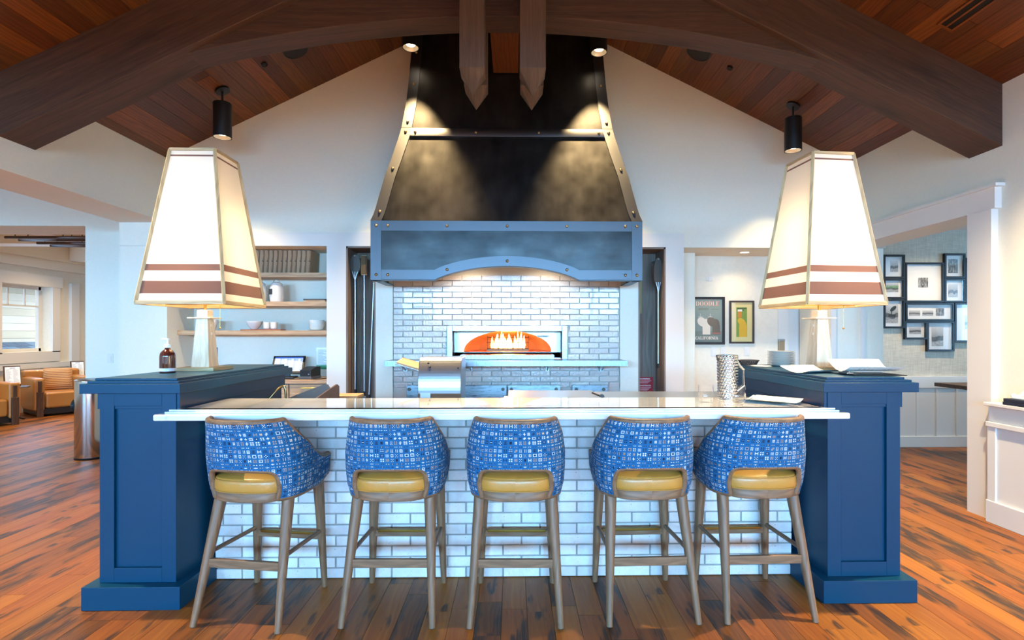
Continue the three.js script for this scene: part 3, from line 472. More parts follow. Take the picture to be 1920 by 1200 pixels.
{
  const XK = -0.04, t = thing('marble_countertop', 'long white marble bar top with stepped edge', 'countertop', [XK, 1.0, -3.06]);
  part(t, 'slab', merge([bD(XK - 1.828, XK + 1.828, 1.0, 1.034, 2.795, 2.895, 0.008), bD(XB - 1.718, XB + 1.718, 1.0, 1.034, 2.88, 3.33, 0.004)]), MARBLE);
  part(t, 'middle_step', merge([bD(XK - 1.79, XK + 1.79, 1.034, 1.044, 2.83, 2.892, 0.003), bD(XB - 1.718, XB + 1.718, 1.034, 1.044, 2.88, 3.33)]), MARBLE);
  part(t, 'top_slab', merge([bD(XB - 1.718, XB + 1.718, 1.044, 1.054, 2.845, 3.335, 0.003), bD(XK - 1.775, XK + 1.775, 1.044, 1.054, 2.842, 2.892, 0.003)]), MARBLE);
}
for (const s of [-1, 1]) {
  const X = (a, b) => s < 0 ? [XB - b, XB - a] : [XB + a, XB + b];
  const t = thing('bar_pier', s < 0 ? 'navy blue panelled bar pier carrying the amber bottle' : 'navy blue panelled bar pier carrying the plate stack', 'pier', [XB + s * 1.968, 0, -3.55]);
  const box = (a, b, y0, y1, d0, d1, r = 0.003) => { const [p, q] = X(a, b); return bD(p, q, y0, y1, d0, d1, r); };
  const BK = s < 0 ? 4.2 : 4.1;
  part(t, 'body', box(1.768, 2.168, 0.1, 1.15, 2.912, BK), BLUE);
  part(t, 'plinth', box(1.712, 2.224, 0, 0.122, 2.838, BK + 0.055), BLUE);
  part(t, 'stile', box(1.766, 1.842, 0.122, 1.14, 2.894, 2.914, 0.002), BLUE); part(t, 'stile', box(2.094, 2.17, 0.122, 1.14, 2.894, 2.914, 0.002), BLUE);
  part(t, 'rail', box(1.842, 2.094, 0.122, 0.2, 2.894, 2.914, 0.002), BLUE); part(t, 'rail', box(1.842, 2.094, 1.066, 1.14, 2.894, 2.914, 0.002), BLUE);
  part(t, 'frieze', box(1.75, 2.186, 1.05, 1.14, 2.9, BK + 0.02, 0.002), BLUE);
  part(t, 'cornice', box(1.708, 2.228, 1.139, 1.19, 2.832, BK + 0.06, 0.003), BLUE);
  part(t, 'cap_step', box(1.73, 2.206, 1.19, 1.203, 2.856, BK + 0.038, 0.002), BLUE);
  part(t, 'cap_top', box(1.752, 2.184, 1.203, 1.2165, 2.88, BK + 0.016, 0.003), BLUE);
}
const PIERTOP = 1.2165;

// ------------------------------------------------------------------ bar stools
{
  const t = thing('bar_stool', '', 'bar stool', [0, 0, 0], 'blue woven bar stools along the counter');
  const xs = [[0.62, 0.92], [0.68, 0.98], [0.76, 1.0], [0.84, 1.0], [0.92, 0.955], [1.02, 0.87]], ln = [[0.62, -0.03], [0.8, 0], [0.92, 0.022], [1.02, 0.055]];
  const shell = (tt, y, off = 0) => {
    const a = Math.abs(tt), s = Math.sign(tt) || 1; let x, z, nx, nz, w = 0;
    if (a < 0.55) { const f = a / 0.55 * PI / 2; x = 0.262 * Math.sin(f) ** 0.8; z = 0.02 + 0.22 * Math.cos(f) ** 0.8; nx = Math.sin(f); nz = Math.cos(f); w = Math.cos(f) ** 0.5; } else { const q = (a - 0.55) / 0.45; x = 0.262 - 0.014 * q * q; z = 0.02 - 0.25 * q; nx = 1; nz = 0; }
    return [s * (x * interp(xs, y) - off * nx), y, z + w * interp(ln, y) - off * nz];
  };
  const yt = (a) => a <= 0.4 ? 1.02 : 0.752 + 0.268 * (1 - (a - 0.4) / 0.6) ** 2.3 + 0.016 * ((a - 0.4) / 0.6) ** 3;
  const yb = (a) => a < 0.27 ? 0.622 + (0.156 - 0.012 * (a / 0.27) ** 2) * (1 - (a / 0.27) ** 9) ** 0.25 : 0.622 + 0.04 * smooth(0.75, 1, a) ** 2;
  const half = [0]; for (let k = 1; k <= 10; k++) half.push(0.24 * k / 10); half.push(0.25, 0.258, 0.2635, 0.267, 0.269, 0.2699, 0.27001); for (let k = 1; k <= 5; k++) half.push(0.2702 + k * 0.026); for (let k = 1; k <= 18; k++) half.push(0.4 + 0.6 * k / 18);
  const T = [...half.slice(1).map((a) => -a).reverse(), ...half], n = 14;
  const arcLen = []; { let s = 0, prev = null; for (const k of T) { const p = shell(k, 0.8); if (prev) s += Math.hypot(p[0] - prev[0], p[2] - prev[2]); arcLen.push(s); prev = p; } }
  const surf = (off) => { const rows = []; for (let j = 0; j <= n; j++) rows.push(T.map((k) => { const a = Math.abs(k); return shell(k, mix(yb(a), yt(a), j / n), off); })); return rows; };
  const uvf = (i, j, p) => [arcLen[i], p[1] * 1.0];
  const outer = grid(surf(0), uvf), innerRows = surf(0.026).map((r) => r.slice().reverse());
  part(t, 'back_shell', outer, FABRIC, 'blue fabric woven with small white and tan marks');
  part(t, 'inner_lining', merge([grid(innerRows, (i, j, p) => [p[0], p[1]])]), BACKLEATHER);
  const mid = (k, y) => shell(k, y, 0.013), loop = [];
  const T2 = T.filter((k, i) => i % 1 === 0);
  for (const k of T2) loop.push(mid(k, yt(Math.abs(k)))); for (let q = 1; q < 4; q++) loop.push(mid(1, mix(yt(1), yb(1), q / 4)));
  for (const k of [...T2].reverse()) loop.push(mid(k, yb(Math.abs(k)))); for (let q = 1; q < 4; q++) loop.push(mid(-1, mix(yb(1), yt(1), q / 4)));
  part(t, 'wood_edge', tube(loop, 0.0145, 420, 7, true), STOOLWOOD);
  // cushion and seat ring
  const ring = (hx, zb, zf, prof, m = 48) => { const rows = prof.map(([k, y]) => { const r = []; for (let i = 0; i <= m; i++) { const a = i / m * PI * 2, c = Math.cos(a), s = Math.sin(a), e = 0.62; r.push([hx * k * Math.sign(s) * Math.abs(s) ** e, y, (zb + zf) / 2 + (zb - zf) / 2 * k * Math.sign(c) * Math.abs(c) ** e]); } return r; }); return grid(rows, (i, j, p) => [p[0], p[2] + p[1]]); };
  const cush = part(t, 'cushion', ring(0.212, 0.213, -0.235, [[0.94, 0.652], [0.985, 0.658], [1.0, 0.675], [1.0, 0.7], [0.988, 0.713], [0.975, 0.716], [0.978, 0.721], [0.95, 0.728], [0.8, 0.741], [0.5, 0.751], [0.2, 0.755], [0.001, 0.756]]), SEATLEATHER, 'mustard leather seat cushion');
  const pp = (y, k) => { const l = []; for (let i = 0; i < 40; i++) { const a = i / 40 * PI * 2, c = Math.cos(a), s = Math.sin(a); l.push([0.212 * k * Math.sign(s) * Math.abs(s) ** 0.62, y, -0.011 + 0.224 * k * Math.sign(c) * Math.abs(c) ** 0.62]); } return l; };
  sub(cush, 'piping', merge([tube(pp(0.716, 0.988), 0.0035, 90, 6, true), tube(pp(0.66, 0.99), 0.0035, 90, 6, true)]), SEATLEATHER);
  part(t, 'seat_rail', uvm(ring(0.2, 0.212, -0.235, [[0.001, 0.61], [0.98, 0.61], [1.0, 0.614], [1.0, 0.66], [0.9, 0.664]]).toNonIndexed(), 'x'), STOOLWOOD);
  const legs = [[-1, 1], [1, 1], [-1, -1], [1, -1]];
  for (const [sx, sz] of legs) {
    const top = sz > 0 ? [sx * 0.185, 0.64, 0.088] : [sx * 0.186, 0.64, -0.205], bot = sz > 0 ? [sx * 0.226, 0, 0.25] : [sx * 0.21, 0, -0.236];
    const l = part(t, 'leg', uvm(bar(bot, top, 0.0155, 0.032, 14).toNonIndexed(), 'y'), STOOLWOOD);
    sub(l, 'glide', moved(new THREE.CylinderGeometry(0.013, 0.013, 0.006, 12), bot[0], 0.003, bot[2]), RUBBER);
  }
  const lx = (y, sz) => sz > 0 ? mix(0.226, 0.185, y / 0.64) : mix(0.21, 0.186, y / 0.64), lz = (y, sz) => sz > 0 ? mix(0.25, 0.088, y / 0.64) : mix(-0.236, -0.205, y / 0.64);
  part(t, 'rear_stretcher', bx(-lx(0.29, 1), lx(0.29, 1), 0.268, 0.312, lz(0.29, 1) - 0.011, lz(0.29, 1) + 0.011, 0.004, 'x'), STOOLWOOD);
  const fr = part(t, 'foot_rest', bx(-lx(0.3, -1), lx(0.3, -1), 0.278, 0.316, lz(0.3, -1) - 0.014, lz(0.3, -1) + 0.014, 0.003, 'x'), STOOLWOOD);
  sub(fr, 'brass_plate', bx(-lx(0.3, -1) + 0.03, lx(0.3, -1) - 0.03, 0.303, 0.3185, lz(0.3, -1) - 0.012, lz(0.3, -1) + 0.0165, 0.003), std({ color: '#86662e', metalness: 1, roughness: 0.42 }));
  for (const s of [-1, 1]) part(t, 'side_stretcher', uvm(bar([s * lx(0.335, 1), 0.335, lz(0.335, 1)], [s * lx(0.33, -1), 0.33, lz(0.33, -1)], 0.0115, 0.0115, 10).toNonIndexed(), 'z'), STOOLWOOD);
  const spots = [[-1.33, 2.89, -0.15, 'blue woven bar stool turned slightly, at the end by the amber bottle pier'], [-0.622, 2.896, -0.02, 'blue woven bar stool second from the amber bottle pier'], [0.013, 2.882, -0.02, 'blue woven bar stool in the middle of the row of five'], [0.694, 2.895, 0.03, 'blue woven bar stool second from the plate stack pier'], [1.292, 2.905, 0.02, 'blue woven bar stool at the end by the plate stack pier']];
  spots.forEach(([x, D, a, l], i) => { if (!i) { t.position.set(x, 0, -D); t.rotation.y = a; t.userData.label = l; } else copyOf(t, l, [x, 0, -D], a); });
}

// ------------------------------------------------------------------ lighthouse table lamps
const SHADE = phy({ map: tex(16, 512, 1, 1, (u, v) => { const y = 1 - v; const st = (y > 0.762 && y < 0.805) || (y > 0.872 && y < 0.953) || (y > 0.028 && y < 0.04); return st ? [116, 80, 66] : [232, 220, 200]; }), roughness: 1, transmission: 0.17, thickness: 0, side: THREE.DoubleSide });
function tableLamp(x, z, turn, label) {
  const t = thing('table_lamp', label, 'lamp', [0, 0, 0]), y0 = PIERTOP;
  const B = 0.267, T = 0.14, YB = 1.645, YT = 2.62;
  const slab = (w, ya, yb, r = 0.002) => bx(-w, w, ya, yb, -w, w, r);
  part(t, 'base', slab(0.122, y0, y0 + 0.022), ASH);
  const col = (w0, w1, ya, yb) => { const g = new THREE.CylinderGeometry(w1 * Math.SQRT2, w0 * Math.SQRT2, yb - ya, 4, 1).toNonIndexed(); g.computeVertexNormals(); g.rotateY(PI / 4); g.translate(0, (ya + yb) / 2, 0); return uvm(g, 'y'); };
  const tw = part(t, 'tower', col(0.057, 0.036, y0 + 0.022, 1.553), PALE);
  for (let k = 0; k < 4; k++) for (const y of [1.455, 1.51]) { const w = mix(0.057, 0.036, (y - y0 - 0.022) / (1.553 - y0 - 0.022)), g = bx(-0.007, 0.007, y - 0.008, y + 0.008, w - 0.003, w + 0.0012); g.rotateY(k * PI / 2); sub(tw, 'window_inlay', g, std({ color: '#efe9da', roughness: 0.4 })); }
  part(t, 'gallery', slab(0.074, 1.553, 1.561), PALE);
  part(t, 'lantern_block', slab(0.034, 1.561, 1.61), PALE);
  part(t, 'stem', moved(new THREE.CylinderGeometry(0.009, 0.009, 0.42, 12), 0, 1.82, 0), BRASS);
  const edge = (p, q, w) => { const a = new THREE.Vector3(...p), b = new THREE.Vector3(...q); const g = new THREE.BoxGeometry(w, a.distanceTo(b), w); g.rotateY(PI / 4); g.applyQuaternion(new THREE.Quaternion().setFromUnitVectors(new THREE.Vector3(0, 1, 0), b.clone().sub(a).normalize())); g.translate((p[0] + q[0]) / 2, (p[1] + q[1]) / 2, (p[2] + q[2]) / 2); return uvm(g, 'y'); };
  for (let k = 0; k < 4; k++) {
    const R = (g) => g.rotateY(k * PI / 2);
    part(t, 'shade_panel', R(grid([[[-B + 0.008, YB + 0.01, B - 0.004], [B - 0.008, YB + 0.01, B - 0.004]], [[-T + 0.006, YT - 0.008, T - 0.002], [T - 0.006, YT - 0.008, T - 0.002]]])), SHADE);
    part(t, 'shade_post', R(edge([-B, YB, B], [-T, YT, T], 0.017)), ASH);
    part(t, 'lower_rail', R(bx(-B, B, YB - 0.012, YB + 0.012, B - 0.01, B + 0.008, 0.002)), ASH); part(t, 'upper_rail', R(bx(-T, T, YT - 0.009, YT + 0.009, T - 0.008, T + 0.007, 0.002)), ASH);
  }
  part(t, 'shade_spider', merge([bar([-B, YB, 0], [B, YB, 0], 0.003, 0.003, 6), bar([-0.004, 1.98, 0], [0.004, 1.98, 0], 0.012)]), BRASS);
  part(t, 'pull_chain', merge([bar([0.13, 1.49, 0.06], [0.13, 1.75, 0.06], 0.0016, 0.0016, 6), moved(new THREE.SphereGeometry(0.007, 10, 8), 0.13, 1.49, 0.06), bar([0, 1.75, 0], [0.13, 1.75, 0.06], 0.0025, 0.0025, 6)]), BRASS);
  const GL = std({ color: '#fff0d8', emissive: new THREE.Color().setRGB(1, 0.8, 0.55), emissiveIntensity: 6 });
  for (const y of [1.88, 2.14]) {
    part(t, 'bulb', moved(lathe([[0, -0.055], [0.016, -0.05], [0.02, -0.025], [0.032, 0.01], [0.03, 0.035], [0.016, 0.052], [0, 0.056]], 16), 0.0, y, 0.03), GL);
    const l = new THREE.PointLight(new THREE.Color().setRGB(1, 0.83, 0.56), 0.38); l.position.set(x + Math.sin(turn) * 0.03, y, z + Math.cos(turn) * 0.03); l.castShadow = true; l.shadow.radius = 1.2; scene.add(l);
  }
  t.position.set(x, 0, z); t.rotation.y = turn; return t;
}
tableLamp(-2.03, -3.55, 0, 'lighthouse table lamp with striped glowing shade beside the amber bottle');
tableLamp(2.05, -3.54, 0.09, 'lighthouse table lamp with striped glowing shade beside the plate stack');
// ------------------------------------------------------------------ ceiling fittings
const WARM = [1, 0.76, 0.44];
function pendant(x, D, lens, label, cd, target, cone = 0.8, soft = 0.85, tint = WARM) {
  const t = thing('cylinder_pendant', label, 'pendant light', [x, lens, -D], 'black cylinder ceiling lights'), yc = roofY(x);
  const h = lens + 0.34;
  part(t, 'canopy', moved(new THREE.CylinderGeometry(0.068, 0.068, 0.02, 24), x, yc - 0.012, -D, 0, 0, -Math.sign(x - XC) * Math.atan(PITCH)), BLACK);
  part(t, 'stem', bar([x, h - 0.01, -D], [x, yc - 0.005, -D], 0.011), BLACK);
  part(t, 'can', moved(lathe([[0, 0.34], [0.078, 0.34], [0.084, 0.332], [0.084, 0.0], [0.078, 0.0], [0.074, 0.04], [0.0, 0.045]], 32), x, lens, -D), BLACK);
  part(t, 'reflector', moved(lathe([[0.076, 0.002], [0.066, 0.02], [0.05, 0.036], [0.03, 0.043]], 28), x, lens, -D), std({ color: '#e8dcc4', metalness: 0.7, roughness: 0.3 }));
  part(t, 'lamp_lens', moved(new THREE.CylinderGeometry(0.045, 0.045, 0.004, 24), x, lens + 0.036, -D), std({ color: '#fff2dc', emissive: new THREE.Color().setRGB(1, 0.83, 0.58), emissiveIntensity: 6 }));
  const l = new THREE.SpotLight(new THREE.Color().setRGB(...tint), cd, 0, cone, soft); l.position.set(x, lens + 0.03, -D); l.target.position.set(...(target || [x, 0, -D])); l.castShadow = true; l.shadow.radius = 1.5; scene.add(l, l.target);
  return t;
}
{
  const P = (px, py, D) => at(px, py, D);
  const a = P(417, 258, 5.33), b = P(1487, 283, 5.45), c = P(770, 90, 5.42), d = P(1123, 99, 5.42), e = P(1136, 61, 4.6);
  pendant(a[0], 5.33, a[1], 'black cylinder pendant hanging over the amber bottle lamp', 17, null, 0.78, 0.9);
  pendant(b[0], 5.45, b[1], 'black cylinder pendant hanging over the plate stack lamp', 17, null, 0.78, 0.9);
  pendant(c[0], 5.42, c[1], 'black cylinder downlight beside the hood chimney, amber bottle side', 40, null, 0.5, 0.4, [1, 0.68, 0.32]);
  pendant(d[0], 5.42, d[1], 'black cylinder downlight beside the hood chimney, plate stack side', 40, null, 0.5, 0.4, [1, 0.68, 0.32]);
  pendant(e[0], 4.6, e[1], 'black cylinder downlight half hidden by the curved brace', 52, [0.75, 1, -3.1], 0.55, 0.6);
  pendant(-0.9, 4.46, 4.12, 'black cylinder downlight wholly behind the curved brace', 52, [-0.85, 1, -3.1], 0.55, 0.6);
  // the same row further down the room, above and behind the camera
  for (const [x, D, y, cd, l] of [[-3.0, 3.0, 3.42, 30, 'black cylinder pendant of the next row, by the annex'], [2.95, 3.0, 3.42, 44, 'black cylinder pendant of the next row, by the half wall'], [-2.9, -1.2, 3.45, 220, 'black cylinder pendant near the window wall, annex side'], [2.8, -1.2, 3.45, 220, 'black cylinder pendant near the window wall, half wall side']]) pendant(x, D, y, l, cd, null, 0.95, 0.7);
  for (const [px, py, label] of [[554, 92, 'round black ceiling speaker on the amber bottle side slope'], [1310, 97, 'round black ceiling speaker on the plate stack side slope'], [495, 119, 'small black ceiling sensor on the amber bottle side slope'], [1369, 126, 'small black ceiling sensor on the plate stack side slope']]) {
    let lo = 3, hi = 6; for (let k = 0; k < 40; k++) { const m = (lo + hi) / 2, p = P(px, py, m); if (p[1] < roofY(p[0])) lo = m; else hi = m; }
    const p = P(px, py, lo), big = label.includes('speaker'), R = big ? 0.125 : 0.03, s = Math.sign(p[0]);
    const t = thing(big ? 'ceiling_speaker' : 'ceiling_sensor', label, big ? 'speaker' : 'sensor', p);
    const g = (g2) => moved(g2, p[0] - s * 0.004, p[1] - 0.01, p[2], 0, 0, -s * Math.atan(PITCH));
    part(t, 'rim', g(lathe([[R, 0.014], [R, -0.004], [R * 0.95, -0.008], [R * 0.92, 0.0]], 32)), BLACK);
    part(t, 'grille', g(lathe([[0, -0.006], [R * 0.6, -0.005], [R * 0.93, -0.001]], 32)), std({ color: '#1b1a19', roughness: 0.7 }));
  }
  { // slot vent on the right slope
    let lo = 3, hi = 6; for (let k = 0; k < 40; k++) { const m = (lo + hi) / 2, q = P(1823, 12, m); if (q[1] < roofY(q[0])) lo = m; else hi = m; }
    const p = P(1823, 12, lo), y = roofY(p[0]), t = thing('ceiling_vent', 'brown slotted ceiling vent on the slope above the casing', 'vent', [p[0], y, p[2]]);
    const g = (g2) => moved(g2, p[0], y - 0.012, p[2], 0, 0, -Math.atan(PITCH));
    part(t, 'vent_frame', g(merge([bx(-0.06, 0.06, -0.006, 0.012, -0.24, -0.22), bx(-0.06, 0.06, -0.006, 0.012, 0.22, 0.24), bx(-0.06, -0.045, -0.006, 0.012, -0.22, 0.22), bx(0.045, 0.06, -0.006, 0.012, -0.22, 0.22), bx(-0.006, 0.006, -0.006, 0.012, -0.22, 0.22)])), CEIL[2]);
    part(t, 'slot', g(bx(-0.05, 0.05, 0.0, 0.014, -0.22, 0.22)), std({ color: '#0a0908', roughness: 0.9 }));
  }
}
// lights of the passage, picture room and lounge
function downlight(x, y, z, label, cd, cone = 1.2) {
  const t = thing('recessed_downlight', label, 'downlight', [x, y, z], 'recessed downlights of the side rooms');
  part(t, 'trim_ring', moved(lathe([[0.07, 0], [0.062, -0.008], [0.05, -0.004], [0.048, 0.0]], 24), x, y, z), TRIM);
  part(t, 'lamp_lens', moved(new THREE.CylinderGeometry(0.048, 0.048, 0.004, 20), x, y - 0.002, z), std({ color: '#fff2dc', emissive: new THREE.Color().setRGB(1, 0.8, 0.52), emissiveIntensity: 5 }));
  const l = new THREE.SpotLight(new THREE.Color().setRGB(1, 0.74, 0.44), cd, 0, cone, 0.9); l.position.set(x, y - 0.02, z); l.target.position.set(x, 0, z); l.castShadow = true; l.shadow.radius = 3; scene.add(l, l.target);
}
downlight(2.75, HEAD, -6.3, 'recessed downlight over the passage posters', 1.0);
for (const [x, z, w] of [[-8.2, -8.0, 'over the cut off club chair'], [-8.0, -10.2, 'over the cushioned club chair'], [-5.6, -8.2, 'near the lounge opening'], [-5.6, -10.6, 'deep in the lounge']]) downlight(x, 3.2, z, 'recessed downlight ' + w, 10);
for (const [x, z, w] of [[-6.2, -4.6, 'nearest the waste bin'], [-6.2, -1.5, 'nearest the windows']]) downlight(x, 3.42, z, 'recessed annex downlight ' + w, 9);
downlight(5.3, 2.8, -6.1, 'recessed downlight in the picture room ceiling', 6.5);

// ------------------------------------------------------------------ shelves niche and its things
const SD = 6.16, SB = DW + 0.5;
const shelfY = [aty(511, SD, 540), aty(565.5, SD, 540), aty(619.5, SD, 540)];
['top oak shelf carrying the pizza boxes', 'middle oak shelf carrying the lidded crocks', 'lowest oak shelf carrying the bowls'].forEach((l, i) => single('wall_shelf', l, 'shelf', bD(NX0 + 0.0, NX1, shelfY[i] - 0.052, shelfY[i], SD, SB, 0.003), OAK, 'oak shelves in the niche'));
{
  const ORD = ['first', 'second', 'third', 'fourth', 'fifth', 'sixth', 'seventh', 'eighth', 'ninth', 'tenth', 'eleventh', 'twelfth', 'thirteenth', 'fourteenth', 'fifteenth'];
  const CARD = std({ color: '#a98d6f', roughness: 0.85 }), CARD2 = std({ color: '#7d6450', roughness: 0.9 });
  for (let i = 0; i < 15; i++) {
    const p = at(578 - i * 8.75, 511, SD + 0.06), t = thing('pizza_box', ORD[i] + ' cardboard pizza box from the open end of the row', 'box', [0, 0, 0], 'pizza boxes on the top shelf');
    t.position.set(p[0], shelfY[0] + 0.002, -SD - 0.05); t.rotation.z = -0.05;
    part(t, 'box_body', merge([bx(-0.0255, 0.0255, 0, 0.262, -0.28, 0, 0.002)]), i % 3 ? CARD : std({ color: '#a08466', roughness: 0.85 }));
    part(t, 'lid_flap', prism([[0.006, 0], [0.0255, 0], [0.0255, 0.262], [0.008, 0.262], [0.016, 0.2], [0.009, 0.15], [0.016, 0.12], [0.008, 0.06]], -0.003, 0.001), CARD2);
    part(t, 'thumb_hole', moved(new THREE.CylinderGeometry(0.007, 0.007, 0.002, 10).rotateX(PI / 2), 0.012, 0.135, 0.003), BLACK);
  }
}
const lift = (o, x, y, z, ry = 0) => { o.position.set(x, y, z); o.rotation.y = ry; return o; };
for (const [px, label, tag] of [[487, 'white lidded crock half hidden behind the lamp shade', 0], [519, 'white lidded crock with a dark hanging tag', 1]]) {
  const t = thing('lidded_crock', label, 'crock', [0, 0, 0], 'lidded crocks'), p = at(px, 565, SD + 0.12);
  part(t, 'jar', lathe([[0, 0], [0.066, 0], [0.072, 0.012], [0.078, 0.06], [0.078, 0.14], [0.072, 0.18], [0.058, 0.2], [0.055, 0.205]], 32), WHITEWARE);
  part(t, 'lid', lathe([[0.06, 0.203], [0.063, 0.21], [0.05, 0.226], [0.02, 0.234], [0, 0.235]], 32), WHITEWARE);
  part(t, 'wire_bail', tube([[-0.035, 0.228, 0], [-0.03, 0.25, 0.01], [0, 0.262, 0.015], [0.03, 0.25, 0.01], [0.035, 0.228, 0]], 0.003, 24, 6), STEEL);
  part(t, 'clasp', tube([[-0.03, 0.22, 0.05], [-0.032, 0.2, 0.066], [-0.03, 0.18, 0.075]], 0.0025, 12, 6), STEEL);
  if (tag) part(t, 'tag', bx(-0.055, -0.018, 0.085, 0.15, 0.079, 0.082), std({ color: '#33363a', roughness: 0.8 }));
  lift(t, p[0], shelfY[1], -SD - 0.12);
}
{ const p = at(594, 565, SD + 0.1), t = thing('serving_board', 'dark wooden board stacked on the middle shelf', 'board', [0, 0, 0]); part(t, 'board', bx(-0.13, 0.12, 0.018, 0.034, -0.1, 0.09, 0.003, 'x'), DARKWOOD); lift(t, p[0], shelfY[1], -SD - 0.12); const t2 = single('serving_board', 'light wooden board under the dark board', 'board', bx(-0.12, 0.12, 0, 0.018, -0.1, 0.09, 0.003, 'x'), OAK); lift(t2, p[0], shelfY[1], -SD - 0.12); }
const bowlProf = (R, H, f = 0.45) => [[0, 0], [R * f, 0], [R * f, 0.006], [R * 0.75, H * 0.4], [R * 0.95, H * 0.8], [R, H], [R * 0.96, H], [R * 0.9, H * 0.8], [R * 0.7, H * 0.4], [R * 0.4, 0.014], [0, 0.014]];
{
  const y = shelfY[2];
  let p = at(494, 619, SD + 0.1); single('serving_board', 'thin reddish board under the white bowl and cups', 'board', lift(new THREE.Object3D(), 0, 0, 0) && moved(bx(-0.23, 0.23, 0, 0.012, -0.08, 0.08, 0.004, 'x'), p[0], y, p[2]), std({ map: OAK.map, color: '#c88a5c', roughness: 0.5 }));
  p = at(477, 617, SD + 0.1); single('bowl', 'wide white bowl on the reddish board', 'bowl', moved(lathe(bowlProf(0.088, 0.095), 32), p[0], y + 0.012, p[2]), WHITEWARE);
  p = at(396, 619, SD + 0.1); single('bowl', 'deep white bowl seen behind the lamp tower', 'bowl', moved(lathe(bowlProf(0.075, 0.125, 0.6), 32), p[0], y, p[2]), WHITEWARE);
  for (const [px, l] of [[500, 'white ribbed cup next to the wide bowl'], [513.5, 'white ribbed cup at the end of the board']]) { p = at(px, 617, SD + 0.08); const t = thing('cup', l, 'cup', [0, 0, 0], 'white cups'); part(t, 'cup_body', lathe([[0, 0], [0.034, 0], [0.036, 0.02], [0.037, 0.026], [0.036, 0.032], [0.038, 0.052], [0.036, 0.058], [0.039, 0.085], [0.036, 0.085], [0.032, 0.01], [0, 0.01]], 24), WHITEWARE); lift(t, p[0], y + 0.012, -SD - 0.08); }
  p = at(594, 619, SD + 0.12); for (let k = 0; k < 5; k++) single('bowl', ['lowest', 'second', 'third', 'fourth', 'top'][k] + ' pale bowl in the stack of five', 'bowl', moved(lathe([[0, 0], [0.06, 0], [0.072, 0.012], [0.08, 0.034], [0.084, 0.05], [0.08, 0.05], [0.07, 0.02], [0, 0.012]], 32), p[0] + (k % 2) * 0.003, y + 0.006 + k * 0.0165, p[2]), BLUEWARE, 'pale bowls on the lowest shelf');
  single('plate', 'flat pale plate under the stack of bowls', 'plate', moved(lathe([[0, 0], [0.09, 0.002], [0.105, 0.006], [0.09, 0.006], [0, 0.004]], 32), p[0], y, p[2]), WHITEWARE);
}
// back counter with drawers, payment tablet, printer
const BCY = aty(711, DW + 0.1, 560);
single('back_counter', 'oak topped back counter under the shelves', 'counter', bD(NX0, NX1, BCY - 0.045, BCY, DW + 0.02, SB, 0.003), OAK);
for (let k = 0; k < 4; k++) {
  const w = (NX1 - NX0) / 4, x0 = NX1 - (k + 1) * w, t = thing('base_cabinet', ['base cabinet nearest the peel recess', 'second base cabinet from the peel recess', 'third base cabinet from the peel recess', 'base cabinet farthest from the peel recess'][k], 'cabinet', [x0 + w / 2, 0, -DW - 0.2], 'back counter cabinets');
  part(t, 'body', bD(x0, x0 + w, 0, BCY - 0.045, DW + 0.06, SB), LAMINATE);
  const d = part(t, 'drawer', bD(x0 + 0.006, x0 + w - 0.006, BCY - 0.26, BCY - 0.055, DW + 0.035, DW + 0.06, 0.003, 'x'), OAK); sub(d, 'pull', bD(x0 + w / 2 - 0.09, x0 + w / 2 + 0.09, BCY - 0.1, BCY - 0.085, DW + 0.015, DW + 0.036, 0.004), BRASS);
  const e = part(t, 'door', bD(x0 + 0.006, x0 + w - 0.006, 0.1, BCY - 0.27, DW + 0.035, DW + 0.06, 0.003, 'y'), OAK); sub(e, 'pull', bD(x0 + w / 2 - 0.09, x0 + w / 2 + 0.09, BCY - 0.34, BCY - 0.325, DW + 0.015, DW + 0.036, 0.004), BRASS);
}
